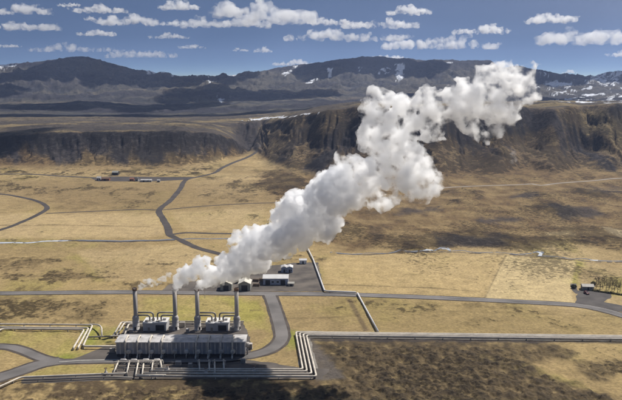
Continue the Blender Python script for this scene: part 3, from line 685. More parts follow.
valve(106, 375.2, 'dark upright valve with a handwheel on the bottom left pipeline')

# ---------------------------------------------------------------- the plant
def lrp(a, b, t): return a + (b - a) * t
# stacks
def stack_thing():
    o = empty('exhaust_stack', (0, 0, 0))
    bm = bmesh.new(); lathe(bm, [(0, 0), (2.0, 0), (2.0, .5), (1.72, .6), (1.72, 6.8), (1.6, 7.2), (1.15, 8.1), (0, 8.15)], 28); mesh_obj('silencer', bm, M['silencer'], o, True)
    for zz in (2.4, 4.6, 6.5):
        bm = bmesh.new(); lathe(bm, [(1.71, zz - .1), (1.84, zz - .1), (1.84, zz + .1), (1.71, zz + .1)], 28); mesh_obj('hoop', bm, M['steel'], o)
    bm = bmesh.new(); lathe(bm, [(1.08, 8.0), (1.05, 21.6), (.92, 21.6), (.92, 16)], 24); mesh_obj('flue', bm, M['steel'], o, True)
    bm = bmesh.new(); lathe(bm, [(1.06, 21.5), (1.2, 21.5), (1.22, 22.9), (1.0, 22.95), (.98, 21.3)], 24); mesh_obj('rim', bm, M['rust'], o)
    bm = bmesh.new()
    for s in (-.25, .25): tube(bm, [(1.55, s, 0.6), (2.3, s, 7.0), (1.3, s, 8.4), (1.28, s, 21.2)][2:], .05, 5)
    for k in range(30): tube(bm, [(1.3, -.25, 8.6 + .42*k), (1.3, .25, 8.6 + .42*k)], .035, 4)
    mesh_obj('ladder', bm, M['steel'], o)
    bm = bmesh.new(); prism(bm, [(-.5, 0), (.5, 0), (.5, 2.1), (-.5, 2.1)], 'y', -1.83, -1.6); mesh_obj('hatch', bm, M['dark'], o)
    return o
st_px = [(136.2,330.0), (175.6,330.0), (197.8,330.2), (237.0,330.4)]
st_lab = ['leftmost tall grey exhaust stack with a small wisp of steam blowing off its top', 'second tall grey exhaust stack from the left with steam pouring from its top', 'third tall grey exhaust stack from the left with the thickest steam at its top', 'rightmost tall grey exhaust stack with no steam at its rusty rim']
proto = stack_thing()
ST = []
for k, q in enumerate(st_px):
    o = proto if k == 0 else copy_tree(proto); c = unp(*q); o.location = c; o.rotation_euler = (0, 0, .4 * k); ST.append(c)
    tag(o, st_lab[k], 'chimney', 'tall exhaust stacks of the plant')
# machine houses
HS = []
for k, (x0, x1, yb) in enumerate([(143.2, 166.2, 331.6), (206.0, 228.2, 331.8)]):
    a, b = unp(x0, yb), unp(x1, yb); wd = b.x - a.x; dp = 9.0; o = empty('machine_house', ((a.x + b.x)/2, a.y, 0), 0,
        ['white flat roofed machine house between the two left stacks', 'white flat roofed machine house between the two right stacks'][k], 'building', 'machine houses between the stacks')
    hw = wd / 2; bm = bmesh.new(); box(bm, -hw, hw, 0, dp, 0, 4.3)
    nr = 9
    for i in range(nr): xx = -hw + (i + .5) * wd / nr; box(bm, xx - .06, xx + .06, -.08, .002, .3, 4.2)
    mesh_obj('wall', bm, M['wall_w'], o)
    bm = bmesh.new(); box(bm, -hw - .3, hw + .3, -.3, dp + .3, 4.303, 4.75); mesh_obj('roof', bm, M['roof_white'], o)
    bm = bmesh.new(); box(bm, .6, hw - .9, -.16, -.09, .5, 3.5)
    for i in range(7): box(bm, .6, hw - .9, -.26, -.16, .7 + .4*i, .82 + .4*i)
    mesh_obj('louvre', bm, M['dark'], o)
    bm = bmesh.new(); box(bm, -hw + 2.4, -hw + 3.6, -.14, -.09, .05, 2.3); d = mesh_obj('door', bm, M['alu_dark'], o)
    bm = bmesh.new(); box(bm, -hw + 3.3, -hw + 3.45, -.2, -.14, 1.0, 1.15); mesh_obj('handle', bm, M['dark'], d)
    for i in range(4):
        xx = lrp(-hw + 1.6, hw - 1.6, i / 3); bm = bmesh.new(); box(bm, xx - .8, xx + .8, 1.2 + (i % 2)*3.2, 2.6 + (i % 2)*3.6, 4.753, 5.5 + .3*(i % 2)); mesh_obj('roof_unit', bm, M['roof_white'] if i % 2 else M['alu'], o)
    bm = bmesh.new(); box(bm, -hw - .02, hw + .02, -.12, -.02, 0, .28); mesh_obj('plinth', bm, M['dark'], o)
    HS.append((o, hw, dp))
    # ducts from the stacks to its roof: an upper and a lower hoop from each side
    for side in (0, 1):
        s = ST[2*k + side]; sg = 1 if side == 0 else -1
        hx = (a.x + b.x)/2 - sg * (1.1 if True else 0)
        for lev in (0, 1):
            hx2 = hx - sg * 1.9 * lev; zt = 9.4 - 1.5 * lev
            y = s.y + .4 + 0.0 * lev
            do = empty('steam_duct', (hx2, y, 4.75), 0, f'{["upper","lower"][lev]} grey duct bending from the {["leftmost","second","third","rightmost"][2*k+side]} stack down to its machine house', 'pipe', 'ducts between stacks and machine houses')
            P = [Vector((s.x - hx2 + sg * 1.2, 0, zt - 4.75)), Vector((0, 0, zt - 4.75)), Vector((0, 0, 0))]
            mesh_obj('pipe', tube_bm(rounded(P, 1.7, 7), .42, 12), M['alu_dark'], do, True)
            bm = bmesh.new(); lathe(bm, [(.43, 0), (.7, 0), (.7, .25), (.43, .25)], 14); mesh_obj('flange', bm, M['steel'], do)
# main hall
a, b = unp(116.4, 357.0), unp(245.2, 357.0); hall = empty('separator_hall', ((a.x + b.x)/2, a.y, 0), 0, 'long low grey separator hall with pale metal roof in front of the four stacks', 'building')
hw = (b.x - a.x) / 2; dp = 9.4; hh = 7.2
bm = bmesh.new(); prism(bm, [(0, 1.5), (dp, 1.5), (dp, hh + .35), (dp * .5, hh + .55), (0, hh)], 'x', -hw, hw)

mesh_obj('wall', bm, M['wall'], hall)
bm = bmesh.new(); prism(bm, [(-.45, hh + .01), (dp*.5, hh + .57), (dp + .45, hh + .36), (dp + .45, hh + .5), (dp*.5, hh + .75), (-.45, hh + .18)], 'x', -hw - .4, hw + .4)
for i in range(31): xx = -hw + i * 2 * hw / 30; prism(bm, [(-.44, hh + .17), (dp*.5, hh + .74), (dp*.5, hh + .84), (-.44, hh + .27)], 'x', xx - .06, xx + .06)
mesh_obj('roof', bm, M['roof'], hall)
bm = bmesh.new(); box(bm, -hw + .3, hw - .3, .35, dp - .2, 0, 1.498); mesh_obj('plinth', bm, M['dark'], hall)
bm = bmesh.new()
for i in range(31): xx = -hw + i * 2 * hw / 30; xx = max(-hw + .3, min(hw - .3, xx)); box(bm, xx - .28, xx + .28, -.24, -.003, 1.5, hh - .02)
mesh_obj('wall_ribs', bm, M['roof'], hall)
scale_x = 2 * hw / (245.2 - 116.4)
def hx_(px): return (px - 116.4) * scale_x - hw
for i in range(10):
    xx = hx_(129.2 + 11.55 * i); bm = bmesh.new()
    lathe(bm, [(0, 0), (.75, .02), (1.05, .25), (1.15, .7), (1.15, 1.5)], 20); bmesh.ops.rotate(bm, verts=bm.verts, cent=(0, 0, 0), matrix=Matrix.Rotation(-math.pi/2, 3, 'X'))
    bmesh.ops.translate(bm, verts=bm.verts, vec=(xx, -1.5, 2.9)); v = mesh_obj('vessel_end', bm, M['silencer'] if i % 3 else M['alu'], hall, True)
    bm = bmesh.new(); tube(bm, [(xx, -1.7, 2.9), (xx, -1.45, 2.9)], .5, 12); mesh_obj('manhole', bm, M['steel'], v)
    bm = bmesh.new(); box(bm, xx - .9, xx + .9, -1.3, -.25, 0, 1.7); mesh_obj('saddle', bm, M['dark'], hall)
    bm = bmesh.new(); tube(bm, rounded([(xx, -1.0, 2.0), (xx, -2.0, 1.5), (xx, -2.2, 0)], .4, 3), .25, 8); mesh_obj('drain_pipe', bm, M['alu_dark'], hall, True)
bm = bmesh.new(); tube(bm, [(hw, 3, 5.0), (hw + 1.6, 3, 5.0)], 1.25, 18); tube(bm, [(hw + .8, 3, 4.2), (hw + .8, 3, .0)], .35, 8); mesh_obj('vent_fan', bm, M['steel'], hall, True)
bm = bmesh.new(); box(bm, -hw - .08, -hw - .003, 2.5, 4.0, 1.5, 3.8); mesh_obj('door', bm, M['alu_dark'], hall)
for k, (px, w_) in enumerate([(126.2,'leftmost'), (138.2,'second from left'), (150.2,'third from left'), (162.2,'fourth from left'), (196.4,'fifth from left'), (208.6,'sixth from left'), (221,'seventh from left'), (232.6,'rightmost')]):
    xx = hx_(px) + hall.location.x; o = empty('riser_pipe', (xx, hall.location.y - .9, 0), 0, f'{w_} of the pale pipes bent over the roof edge down the hall front', 'pipe', 'riser pipes on the hall front')
    mesh_obj('pipe', tube_bm(rounded([(0, 6.5, hh + 1.5), (0, 3.2, hh + 1.4), (0, 0, hh + .75), (0, 0, 1.2), (0, -1.6, .8), (0, -1.7, 0)], 1.0, 5), .42, 12), M['alu'] , o, True)
    bm = bmesh.new(); box(bm, -.55, .55, 5.8, 6.2, hh + .55, hh + 1.3); mesh_obj('support', bm, M['steel'], o)
    for zz in (2.4, 5.2):
        bm = bmesh.new(); lathe(bm, [(.42, zz), (.56, zz), (.56, zz + .22), (.42, zz + .22)], 12); mesh_obj('flange', bm, M['steel'], o)
# kerb of pale concrete between hall yard and road
def kerb(pts, label):
    P = [unp(*q) for q in pts]; o = P[0].copy(); bm = bmesh.new()
    for u_, v_ in zip(P[:-1], P[1:]):
        d = (v_ - u_).normalized(); nrm = Vector((-d.y, d.x, 0)) * .5
        vs = [bm.verts.new(q - o + Vector((0, 0, z))) for z in (0.05, .28) for q in (u_ - nrm, v_ - nrm, v_ + nrm, u_ + nrm)]
        for q in ((0,3,2,1),(4,5,6,7),(0,1,5,4),(1,2,6,5),(2,3,7,6),(3,0,4,7)): bm.faces.new([vs[i] for i in q])
    bmesh.ops.recalc_face_normals(bm, faces=bm.faces[:])
    k = mesh_obj('kerb', bm, M['concrete']); k.location = o; tag(k, kind='structure')
kerb([(59,362.6),(80,361.2),(118,360.2)], 'kerb')

# cabinets, steps and small plant on the gravel round the hall
def cabinet(px, py, w, d, h, mk, label, grp='equipment cabinets round the hall'):
    q = unp(px, py); o = empty('equipment_cabinet', (q.x, q.y, .07), 0, label, 'cabinet', grp); bm = bmesh.new()
    box(bm, -w/2, w/2, 0, d, .15, h); bmesh.ops.bevel(bm, geom=bm.edges[:], offset=.05, segments=1, affect='EDGES'); mesh_obj('housing', bm, M[mk], o)
    bm = bmesh.new(); box(bm, -w/2 + .15, w/2 - .15, -.05, -.003, .35, h - .25); dd = mesh_obj('door', bm, M['alu_dark'], o)
    bm = bmesh.new(); box(bm, w/2 - .45, w/2 - .3, -.1, -.05, h*.5, h*.5 + .2); mesh_obj('handle', bm, M['dark'], dd)
    bm = bmesh.new(); box(bm, -w/2 - .15, w/2 + .15, -.15, d + .15, -.05, .147); mesh_obj('base', bm, M['concrete'], o)
for x, y, w, d, h, mk, lb in [(171,330.8,2.2,1.6,2.3,'alu','pale cabinet right of the left machine house'), (182,327.5,3.0,2,2.6,'alu_dark','grey cabinet in the gap between the two middle stacks'), (187.5,332.6,1.6,1.2,1.8,'wall_w','small white cabinet just behind the middle of the hall'),
    (232,331.5,2.0,1.6,2.2,'alu','pale cabinet right of the right machine house'), (131,333.2,1.8,1.4,1.9,'wall_w','small white cabinet behind the left end of the hall'), (112,353,2.4,1.6,2.0,'alu_dark','grey cabinet on the gravel left of the hall'),
    (249.5,349.5,2.6,2.2,2.6,'steel','grey cabinet at the right end of the hall'), (178,365.5,2.6,1.6,1.7,'alu','pale cabinet on the yard gravel between the pipe racks'), (190,367.2,1.8,1.4,1.5,'steel','small grey cabinet at the edge of the shaded yard'), (243,363.4,2.4,1.6,1.8,'alu_dark','grey cabinet on the gravel right of the shaded yard pipes')]: cabinet(x, y, w, d, h, mk, lb)
def frame(px, py, w, h, label):
    q = unp(px, py); o = empty('pipe_rack', (q.x, q.y, .06), 0, label, 'pipe rack', 'steel racks carrying the yard pipes'); bm = bmesh.new(); box(bm, -w/2 - .2, w/2 + .2, -.15, .15, h, h + .28); mesh_obj('beam', bm, M['steel'], o)
    for sx in (-1, 1):
        bm = bmesh.new(); box(bm, sx*w/2 - .13, sx*w/2 + .13, -.12, .12, 0, h - .002); mesh_obj('leg', bm, M['steel'], o)
for x, y, w, lb in [(121,366.5,6,'leftmost steel rack over the sunny yard pipes'), (133,366.3,5,'second steel rack from the left over the sunny yard pipes'), (148,366.2,6,'third steel rack from the left over the sunny yard pipes'), (204,365.5,6,'left steel rack over the shaded yard pipes'), (219,365.3,6,'right steel rack over the shaded yard pipes')]: frame(x, y, w, 2.0, lb)
for k, (x, y, lb) in enumerate([(168,372.2,'upright valve on the long pipelines below the yard, leftmost of three'), (206,375.2,'upright valve on the long pipelines below the yard, middle of three'), (254,373.0,'upright valve on the long pipelines below the yard, rightmost of three')]): tag(valve(x, y, lb), None, None, 'valves on the long pipelines')

# ---------------------------------------------------------------- sheds and houses
def house(name, label, cat, px, py, w, d, h, rise, ridge, wall, roof, rz=0, group=None, doors=(), windows=(), over=.35):
    """gabled building; (px,py) is the photo foot of the middle of its front; ridge 'x' or 'y'"""
    q = unp(px, py); o = empty(name, (q.x, q.y, max(0, land_z(q.x, q.y))), rz, label, cat, group); hw = w / 2
    bm = bmesh.new()
    if ridge == 'x':
        prism(bm, [(0, 0), (d, 0), (d, h), (d/2, h + rise), (0, h)], 'x', -hw, hw); mesh_obj('wall', bm, M[wall], o)
        bm = bmesh.new(); s = rise / (d/2); prism(bm, [(-over, h - s*over + .02), (d/2, h + rise + .02), (d + over, h - s*over + .02), (d + over, h - s*over + .2), (d/2, h + rise + .22), (-over, h - s*over + .2)], 'x', -hw - over, hw + over)
    else:
        prism(bm, [(-hw, 0), (hw, 0), (hw, h), (0, h + rise), (-hw, h)], 'y', 0, d); mesh_obj('wall', bm, M[wall], o)
        bm = bmesh.new(); s = rise / hw; prism(bm, [(-hw - over, h - s*over + .02), (0, h + rise + .02), (hw + over, h - s*over + .02), (hw + over, h - s*over + .2), (0, h + rise + .22), (-hw - over, h - s*over + .2)], 'y', -over, d + over)
    mesh_obj('roof', bm, M[roof], o)
    for x0, ww, hh_ in doors:
        bm = bmesh.new(); box(bm, x0, x0 + ww, -.08, -.003, .02, hh_); dd = mesh_obj('door', bm, M['dark'], o)
        bm = bmesh.new(); box(bm, x0 + ww - .3, x0 + ww - .15, -.14, -.08, 1.0, 1.12); mesh_obj('handle', bm, M['lamp'], dd)
    for x0, z0, ww, hh_ in windows:
        bm = bmesh.new(); box(bm, x0 - .1, x0 + ww + .1, -.07, -.003, z0 - .1, z0 + hh_ + .1); fr = mesh_obj('window', bm, M['white'], o)
        bm = bmesh.new(); box(bm, x0, x0 + ww, -.1, -.072, z0, z0 + hh_); mesh_obj('pane', bm, M['glass'], fr)
    return o
GR = 'sheds in the rear yard'
house('shed', 'left tan roofed gabled shed beside the main road, partly under the steam', 'shed', 226, 290.6, 7.0, 9.0, 4.0, 1.6, 'y', 'green_wall', 'roof_tan', 0, GR, doors=[(-1.7, 3.4, 3.2)])
house('shed', 'right cream roofed gabled shed beside the main road with a rusty stack in front', 'shed', 244.4, 290.9, 7.4, 10.0, 4.4, 1.8, 'y', 'green_wall', 'roof_cream', 0, GR, doors=[(-1.9, 3.8, 3.5)])
house('long_shed', 'long white roofed shed with blue grey front in the rear yard', 'shed', 275.6, 285.0, 16.0, 10.0, 4.2, 1.3, 'x', 'blue_wall', 'roof_white', 0, GR, doors=[(-6.5, 3, 3.2), (3.2, 3, 3.2)], windows=[(-2.6, 1.4, 1.6, 1.2), (.6, 1.4, 1.6, 1.2)])
house('cabin', 'small blue cabin with pale roof behind the long shed', 'cabin', 284.3, 272.6, 4.2, 6.0, 3.4, .7, 'y', 'blue_wall', 'roof', 0, GR, doors=[(-.6, 1.2, 2.2)], windows=[(.9, 1.2, .7, .9)])
house('cabin', 'small pale cabin with blue front beside the smaller blue cabin behind the long shed', 'cabin', 289.7, 272.8, 3.9, 6.0, 3.6, .7, 'y', 'blue_wall', 'roof_white', 0, GR, doors=[(-.6, 1.2, 2.2)], windows=[(.8, 1.2, .7, .9)])
house('hut', 'small white hut at the back of the rear yard', 'hut', 303, 264.0, 5.0, 4.0, 2.6, .8, 'x', 'white', 'roof_white', 0, GR, doors=[(-.5, 1, 2)])
house('low_store', 'low concrete loading store beside the right end of the long shed', 'store', 291, 286.2, 3.6, 4, 1.6, .3, 'x', 'concrete', 'concrete', 0, GR, doors=[(-.8, 1.6, 1.2)])
def timber(px, py, label, w=4.0):
    q = unp(px, py); o = empty('timber_stack', (q.x, q.y, 0), random.uniform(-.2, .2), label, 'timber stack', 'stacks in the rear yard')
    for lv in range(3):
        bm = bmesh.new()
        for k in range(5 - lv): tube(bm, [(-w/2 + random.uniform(-.2, .2), (k - (4-lv)/2) * .62, .32 + lv*.54), (w/2, (k - (4-lv)/2) * .62, .32 + lv*.54)], .29, 8)
        mesh_obj('log_layer', bm, M['wood'], o)
for k, (x, y, w_) in enumerate([(256.5,286.2,'leftmost'), (262,281,'farthest'), (256,281.5,'middle')]): timber(x, y, f'{w_} brown stack of poles left of the long shed')
house('crate', 'brown timber crate hut between the two gabled sheds and the long shed', 'crate hut', 236, 283.5, 3.5, 3.5, 2.6, .3, 'x', 'wood', 'wood', .1, None, doors=[(-.6, 1.2, 2)])
# far buildings by the cliff
GF = 'small buildings below the far cliff'
house('house', 'small white house leftmost of the far buildings below the cliff', 'house', 98.6, 180.6, 5, 6, 3.4, 1.6, 'x', 'wall_w', 'roof', 0, GF, doors=[(-2, 1.1, 2.1)], windows=[(.5, 1.2, 1.2, 1.1)])
house('long_barn', 'long orange brown barn beside the small white far house', 'barn', 105.2, 180.8, 10, 8, 2.8, 1.2, 'x', 'orange', 'rust', 0, GF, doors=[(-2, 2.5, 2.4)])
house('house', 'red walled house with a white gable neighbour below the far cliff', 'house', 131.6, 181.2, 5, 6, 3.0, 1.2, 'x', 'orange', 'orange', 0, GF, doors=[(-2, 1.1, 2.1)], windows=[(.5, 1.2, 1.4, 1.3)])
house('house', 'dark house with white gable between the red house and the long white hall', 'house', 136.6, 181.2, 4.4, 6, 3.2, 1.7, 'y', 'wall_w', 'dark', 0, GF, doors=[(-.6, 1.1, 2.1)])
house('greenhouse', 'long white hall rightmost of the far buildings below the cliff', 'hall', 146, 182.0, 14, 7, 2.2, 1.0, 'x', 'wall', 'roof', 0, GF, doors=[(-4, 2, 2.2)], windows=[(1, 1, 3, 1)])
house('hut', 'tiny pale hut right of the long white far hall', 'hut', 158.4, 182.2, 3.5, 4, 2.4, .8, 'x', 'wall', 'roof', 0, GF, doors=[(-.5, 1, 2)])
house('barn', 'dark barn behind the other far buildings below the cliff', 'barn', 115, 175.2, 8, 8, 3.5, 1.8, 'x', 'dark', 'green_wall', 0, GF, doors=[(-1.2, 2.4, 2.6)])
# cabin by the car park
house('cabin', 'small grey cabin with pale roof at the back of the right car park', 'cabin', 588.2, 290.4, 6.8, 5, 2.3, 1.0, 'x', 'green_wall', 'alu_dark', -.1, None, doors=[(-.5, 1, 2)], windows=[(1.2, .9, 1, 1)])

# ---------------------------------------------------------------- car, lamp posts, trees
def car(px, py, rz, label):
    q = unp(px, py); o = empty('parked_car', (q.x, q.y, .08), rz, label, 'car')
    bm = bmesh.new(); prism(bm, [(-2.15, .35), (2.15, .35), (2.2, .75), (1.95, .95), (.95, 1.02), (-1.9, 1.05), (-2.15, .9)], 'y', -.88, .88); bmesh.ops.bevel(bm, geom=bm.edges[:], offset=.08, segments=2, affect='EDGES'); mesh_obj('body', bm, M['red'], o)
    bm = bmesh.new(); prism(bm, [(-1.75, 1.04), (.85, 1.04), (.25, 1.52), (-1.35, 1.52)], 'y', -.78, .78); bmesh.ops.bevel(bm, geom=bm.edges[:], offset=.06, segments=2, affect='EDGES'); cb = mesh_obj('cabin_glass', bm, M['glass'], o)
    bm = bmesh.new(); box(bm, -1.3, .2, -.7, .7, 1.525, 1.57); mesh_obj('roof', bm, M['red'], cb)
    for sx in (-1.35, 1.35):
        for sy in (-.9, .9):
            bm = bmesh.new(); lathe(bm, [(0, -.11), (.33, -.11), (.33, .11), (0, .11)], 16); bmesh.ops.rotate(bm, verts=bm.verts, cent=(0, 0, 0), matrix=Matrix.Rotation(math.pi/2, 3, 'X')); bmesh.ops.translate(bm, verts=bm.verts, vec=(sx, sy, .33)); wh = mesh_obj('wheel', bm, M['rubber'], o)
            bm = bmesh.new(); s = 1 if sy > 0 else -1; tube(bm, [(sx, sy + .1*s, .33), (sx, sy + .13*s, .33)], .2, 12); mesh_obj('rim', bm, M['lamp'], wh)
    for sy in (-.6, .6):
        bm = bmesh.new(); box(bm, 2.16, 2.23, sy - .18, sy + .18, .62, .78); mesh_obj('headlight', bm, M['white'], o)
car(586.4, 294.0, -math.pi/2 + .2, 'dark red car parked on the gravel in front of the small cabin')
def post(px, py, hgt, label, arm=True):
    q = unp(px, py); o = empty('lamp_post', (q.x, q.y, .05), 0, label, 'lamp post', 'lamp posts along the main road')
    mesh_obj('pole', tube_bm([(0, 0, 0), (0, 0, hgt)], [.14, .09], 8), M['steel'], o)
    bm = bmesh.new(); tube(bm, [(0, 0, hgt - .05), (.0, .9, hgt + .25)], .06, 6); ar = mesh_obj('arm', bm, M['steel'], o)
    bm = bmesh.new(); box(bm, -.16, .16, .75, 1.35, hgt + .18, hgt + .32); mesh_obj('lamp_head', bm, M['lamp'], ar)
post(204.8, 298.6, 6.5, 'thin grey lamp post on the near verge between the two right stacks')
def tree(px, py, hgt, label, dense=0):
    q = unp(px, py); o = empty('bare_tree', (q.x, q.y, 0), random.uniform(0, 6), label, 'tree', 'thin trees along the right car park')
    bm = bmesh.new(); pts = [Vector((0, 0, -.1))]; x = y = 0
    for k in range(1, 7): x += random.uniform(-.12, .12); y += random.uniform(-.12, .12); pts.append(Vector((x, y, hgt * k / 6)))
    tube(bm, pts, [.17, .15, .13, .1, .08, .05, .02], 7); limbs = []
    for k in range(16):
        t = random.uniform(.18, .95); i = int(t * 6); b0 = pts[i].lerp(pts[min(6, i+1)], t*6 - i); a = random.uniform(0, 6.28); ln = hgt * (.12 + .16 * (1 - t)) * random.uniform(.7, 1.2)
        e = b0 + Vector((math.cos(a) * ln, math.sin(a) * ln, ln * random.uniform(.6, 1.3))); m_ = b0.lerp(e, .5) + Vector((0, 0, -.1 * ln)); tube(bm, [b0, m_, e], [.05, .035, .012], 5); limbs.append((b0, e))
    mesh_obj('trunk', bm, M['bark'], o)
    bm = bmesh.new()
    for b0, e in limbs:
        for _ in range(12):
            c = b0.lerp(e, random.uniform(.35, 1.1)) + Vector([random.gauss(0, .28) for _ in range(3)]); s = random.uniform(.06, .2)
            d1 = Vector([random.gauss(0, 1) for _ in range(3)]).normalized() * s * 2; d2 = Vector([random.gauss(0, 1) for _ in range(3)]).normalized() * s * .7
            bm.faces.new([bm.verts.new(c - d1), bm.verts.new(c + d2), bm.verts.new(c + d1), bm.verts.new(c - d2)])
    mesh_obj('crown', bm, M['twig'] if not dense else M['leaf'], o)
tx = [(596.5,288,8.5),(600,289.2,7.6),(603,288.6,9.4),(606.2,290.2,8.2),(609,289.6,8.8),(611.8,291.4,9.6),(614.6,290.8,8.4),(617.4,292.2,9.2),(620.2,291.6,8.6),(598.2,284.8,7),(604.4,285.6,7.6),(610.4,286.6,7.2),(616,287.8,7.8)]
for k, (x, y, h_) in enumerate(tx):
    if k < 9: lb = f'{ORD[k]} thin bare tree from the left in the front row behind the right car park'
    else: lb = f'{ORD[k-9]} thin bare tree from the left in the back row behind the right car park'
    tree(x, y, h_ * .86, lb)
def bush(px, py, r, h_, label, name='bush'):
    q = unp(px, py); o = empty(name, (q.x, q.y, 0), 0, label, 'bush'); bm = bmesh.new()
    for k in range(9):
        a = random.uniform(0, 6.28); e = Vector((math.cos(a) * r * .6, math.sin(a) * r * .6, h_ * random.uniform(.5, .9))); tube(bm, [(0, 0, -.1), e * .5, e], [.06, .05, .02], 5)
    mesh_obj('stem', bm, M['bark'], o); bm = bmesh.new()
    for k in range(900):
        v = Vector([random.gauss(0, 1) for _ in range(3)]).normalized() * random.uniform(.55, 1) ** .5; c = Vector((v.x * r, v.y * r, h_ * .5 + v.z * h_ * .5)); c *= 1 + .18 * math.sin(5*c.x + 3*c.y) ; s = random.uniform(.08, .2)
        d1 = Vector([random.gauss(0, 1) for _ in range(3)]).normalized() * s * 1.5; d2 = Vector([random.gauss(0, 1) for _ in range(3)]).normalized() * s
        bm.faces.new([bm.verts.new(c - d1), bm.verts.new(c + d2), bm.verts.new(c + d1), bm.verts.new(c - d2)])
    mesh_obj('foliage', bm, M['leaf'], o)
bush(593.4, 286.0, 1.5, 2.8, 'round dark evergreen bush behind the car park cabin')
bush(573.6, 288.4, 1.7, 2.2, 'dark low bush at the left end of the right car park')
# hedge at the back of the car park
P0, P1 = unp(593, 291.2), unp(660, 301); o = empty('hedge', (P0.x, P0.y, 0), 0, 'low dark hedge along the back of the right car park', 'hedge'); bm = bmesh.new(); L_ = (P1 - P0)
for k in range(3800):
    c = L_ * random.random() + Vector((random.gauss(0, .45), random.gauss(0, .45), 0)); c.z = random.uniform(0, 1.0) * (1 + .3 * math.sin(c.x * .9)); s = random.uniform(.1, .22)
    d1 = Vector([random.gauss(0, 1) for _ in range(3)]).normalized() * s * 1.5; d2 = Vector([random.gauss(0, 1) for _ in range(3)]).normalized() * s
    bm.faces.new([bm.verts.new(c - d1), bm.verts.new(c + d2), bm.verts.new(c + d1), bm.verts.new(c - d2)])
mesh_obj('foliage', bm, M['leaf'], o)

# ---------------------------------------------------------------- steam and clouds: closed billowing bodies of vapour
def vapour(name, spheres, voxel, mat_, billow, squash=1.0, base=None, seed=0.0):
    S_ = np.array(spheres, np.float32); pad = 3 * voxel + sum(a for _, a in billow)
    lo = (S_[:, :3] - S_[:, 3:4]).min(0) - pad; hi = (S_[:, :3] + S_[:, 3:4]).max(0) + pad
    org = lo; n = np.ceil((hi - lo) / voxel).astype(int) + 1
    f_ = np.full(n, 50 * voxel, np.float32); k = voxel * 1.2
    ax = [lo[i] + voxel * np.arange(n[i]) for i in range(3)]
    for x, y, z, r in S_:
        i0 = [max(0, int((c - r - 4 * voxel - pad - l) / voxel)) for c, l in zip((x, y, z), lo)]; i1 = [min(int(nn), int((c + r + 4 * voxel + pad - l) / voxel) + 2) for c, l, nn in zip((x, y, z), lo, n)]
        dx = (ax[0][i0[0]:i1[0]] - x)[:, None, None]; dy = (ax[1][i0[1]:i1[1]] - y)[None, :, None]; dz = (ax[2][i0[2]:i1[2]] - z)[None, None, :]
        d = np.sqrt(dx*dx + dy*dy + dz*dz) - r
        s = f_[i0[0]:i1[0], i0[1]:i1[1], i0[2]:i1[2]]; np.minimum(s, d, out=s)
    if base is not None:
        zz = ax[2][None, None, :]; f_ = np.maximum(f_, (base - zz).astype(np.float32) + 0 * f_)
    amp = sum(a for _, a in billow)
    m = np.abs(f_) < amp * 1.6 + 2 * voxel
    ii = np.nonzero(m); X = [org[i] + voxel * ii[i] for i in range(3)]; dsp = np.zeros(len(ii[0]), np.float32)
    for q, (lam, a) in enumerate(billow):
        dsp += a * (1.5 * np.abs(perlin3(X[0] / lam + 13.1*q + seed, X[1] / lam + 7.7*q, X[2] / lam + 3.3*q + seed)) - .45)
    f_[ii] += dsp
    g = vdb.FloatGrid(50.0 * voxel); g.copyFromArray(f_); pts, tri, quad = g.convertToPolygons(0.0, 0.0)
    pts = np.asarray(pts) * voxel + org
    c = S_[:, :3].mean(0); c[2] = S_[:, 2].min()
    o = np_mesh(name, pts - c, np.asarray(quad), mat_, None, True); o.location = [float(v) for v in c]
    return o
STEAM = volume_mat('dense_steam', .75, .45, noise=(.3, .30, .58, 7))
def thin_out(m, x0, x1, drop):
    nt = m.node_tree; N = nt.nodes; L = nt.links; nz = next(n for n in N if n.type == 'TEX_NOISE'); mr = next(n for n in N if n.type == 'MAP_RANGE')
    tc = next(n for n in N if n.type == 'TEX_COORD'); sp_ = N.new('ShaderNodeSeparateXYZ'); L.new(tc.outputs['Object'], sp_.inputs[0])
    g = N.new('ShaderNodeMapRange'); g.inputs['From Min'].default_value = x0; g.inputs['From Max'].default_value = x1; g.inputs['To Min'].default_value = 0; g.inputs['To Max'].default_value = drop
    L.new(sp_.outputs['X'], g.inputs['Value']); sb = N.new('ShaderNodeMath'); sb.operation = 'SUBTRACT'; L.new(nz.outputs['Fac'], sb.inputs[0]); L.new(g.outputs[0], sb.inputs[1]); L.new(sb.outputs[0], mr.inputs['Value'])
STEAM_THIN = volume_mat('thin_steam', .75, .5, noise=(.17, .40, .66, 8))
thin_out(STEAM_THIN, -5, 46, .055)
WISP = volume_mat('wispy_steam', .8, .5, noise=(.32, .40, .62, 5))
CLOUD = volume_mat('cloud_vapour', .012, .4)
CLOUD_THIN = volume_mat('thin_cloud_vapour', .004, .4)
rnd = random.Random(11)
def puffs(path, per, jit, kids=3, kr=.45):
    """path of (px, py, radius_px, distance Y); puffs spread round it, each with smaller ones budding from it"""
    out = []
    for a, b in zip(path[:-1], path[1:]):
        for k in range(per):
            t = (k + rnd.random()) / per; px, py, r, Y = [lrp(u_, v_, t) for u_, v_ in zip(a, b)]
            pxm = F / (Y * CP + 10); c = at_dist(px, py, Y); rm = r / pxm
            ang = rnd.uniform(0, 6.283); rad = rm * jit * math.sqrt(rnd.random())
            c = c + Vector((math.cos(ang) * rad, rnd.uniform(-.34, .34) * rm, math.sin(ang) * rad)); rr = rm * rnd.uniform(.38, .62)
            out.append((*c, rr))
            for _ in range(kids):
                v = Vector([rnd.gauss(0, 1) for _ in range(3)]).normalized(); out.append((*(c + v * rr * .95), rr * kr * rnd.uniform(.7, 1.25)))
    return out
s2, s3 = (175.8, 289.5), (197.8, 290)
body = puffs([(175.8,288.6,1.8,377),(177.5,285,3.2,376),(180,280,4.6,375),(184,275,6.5,374),(190,270,8.5,372),(204,266,10,371)], 10, .72)
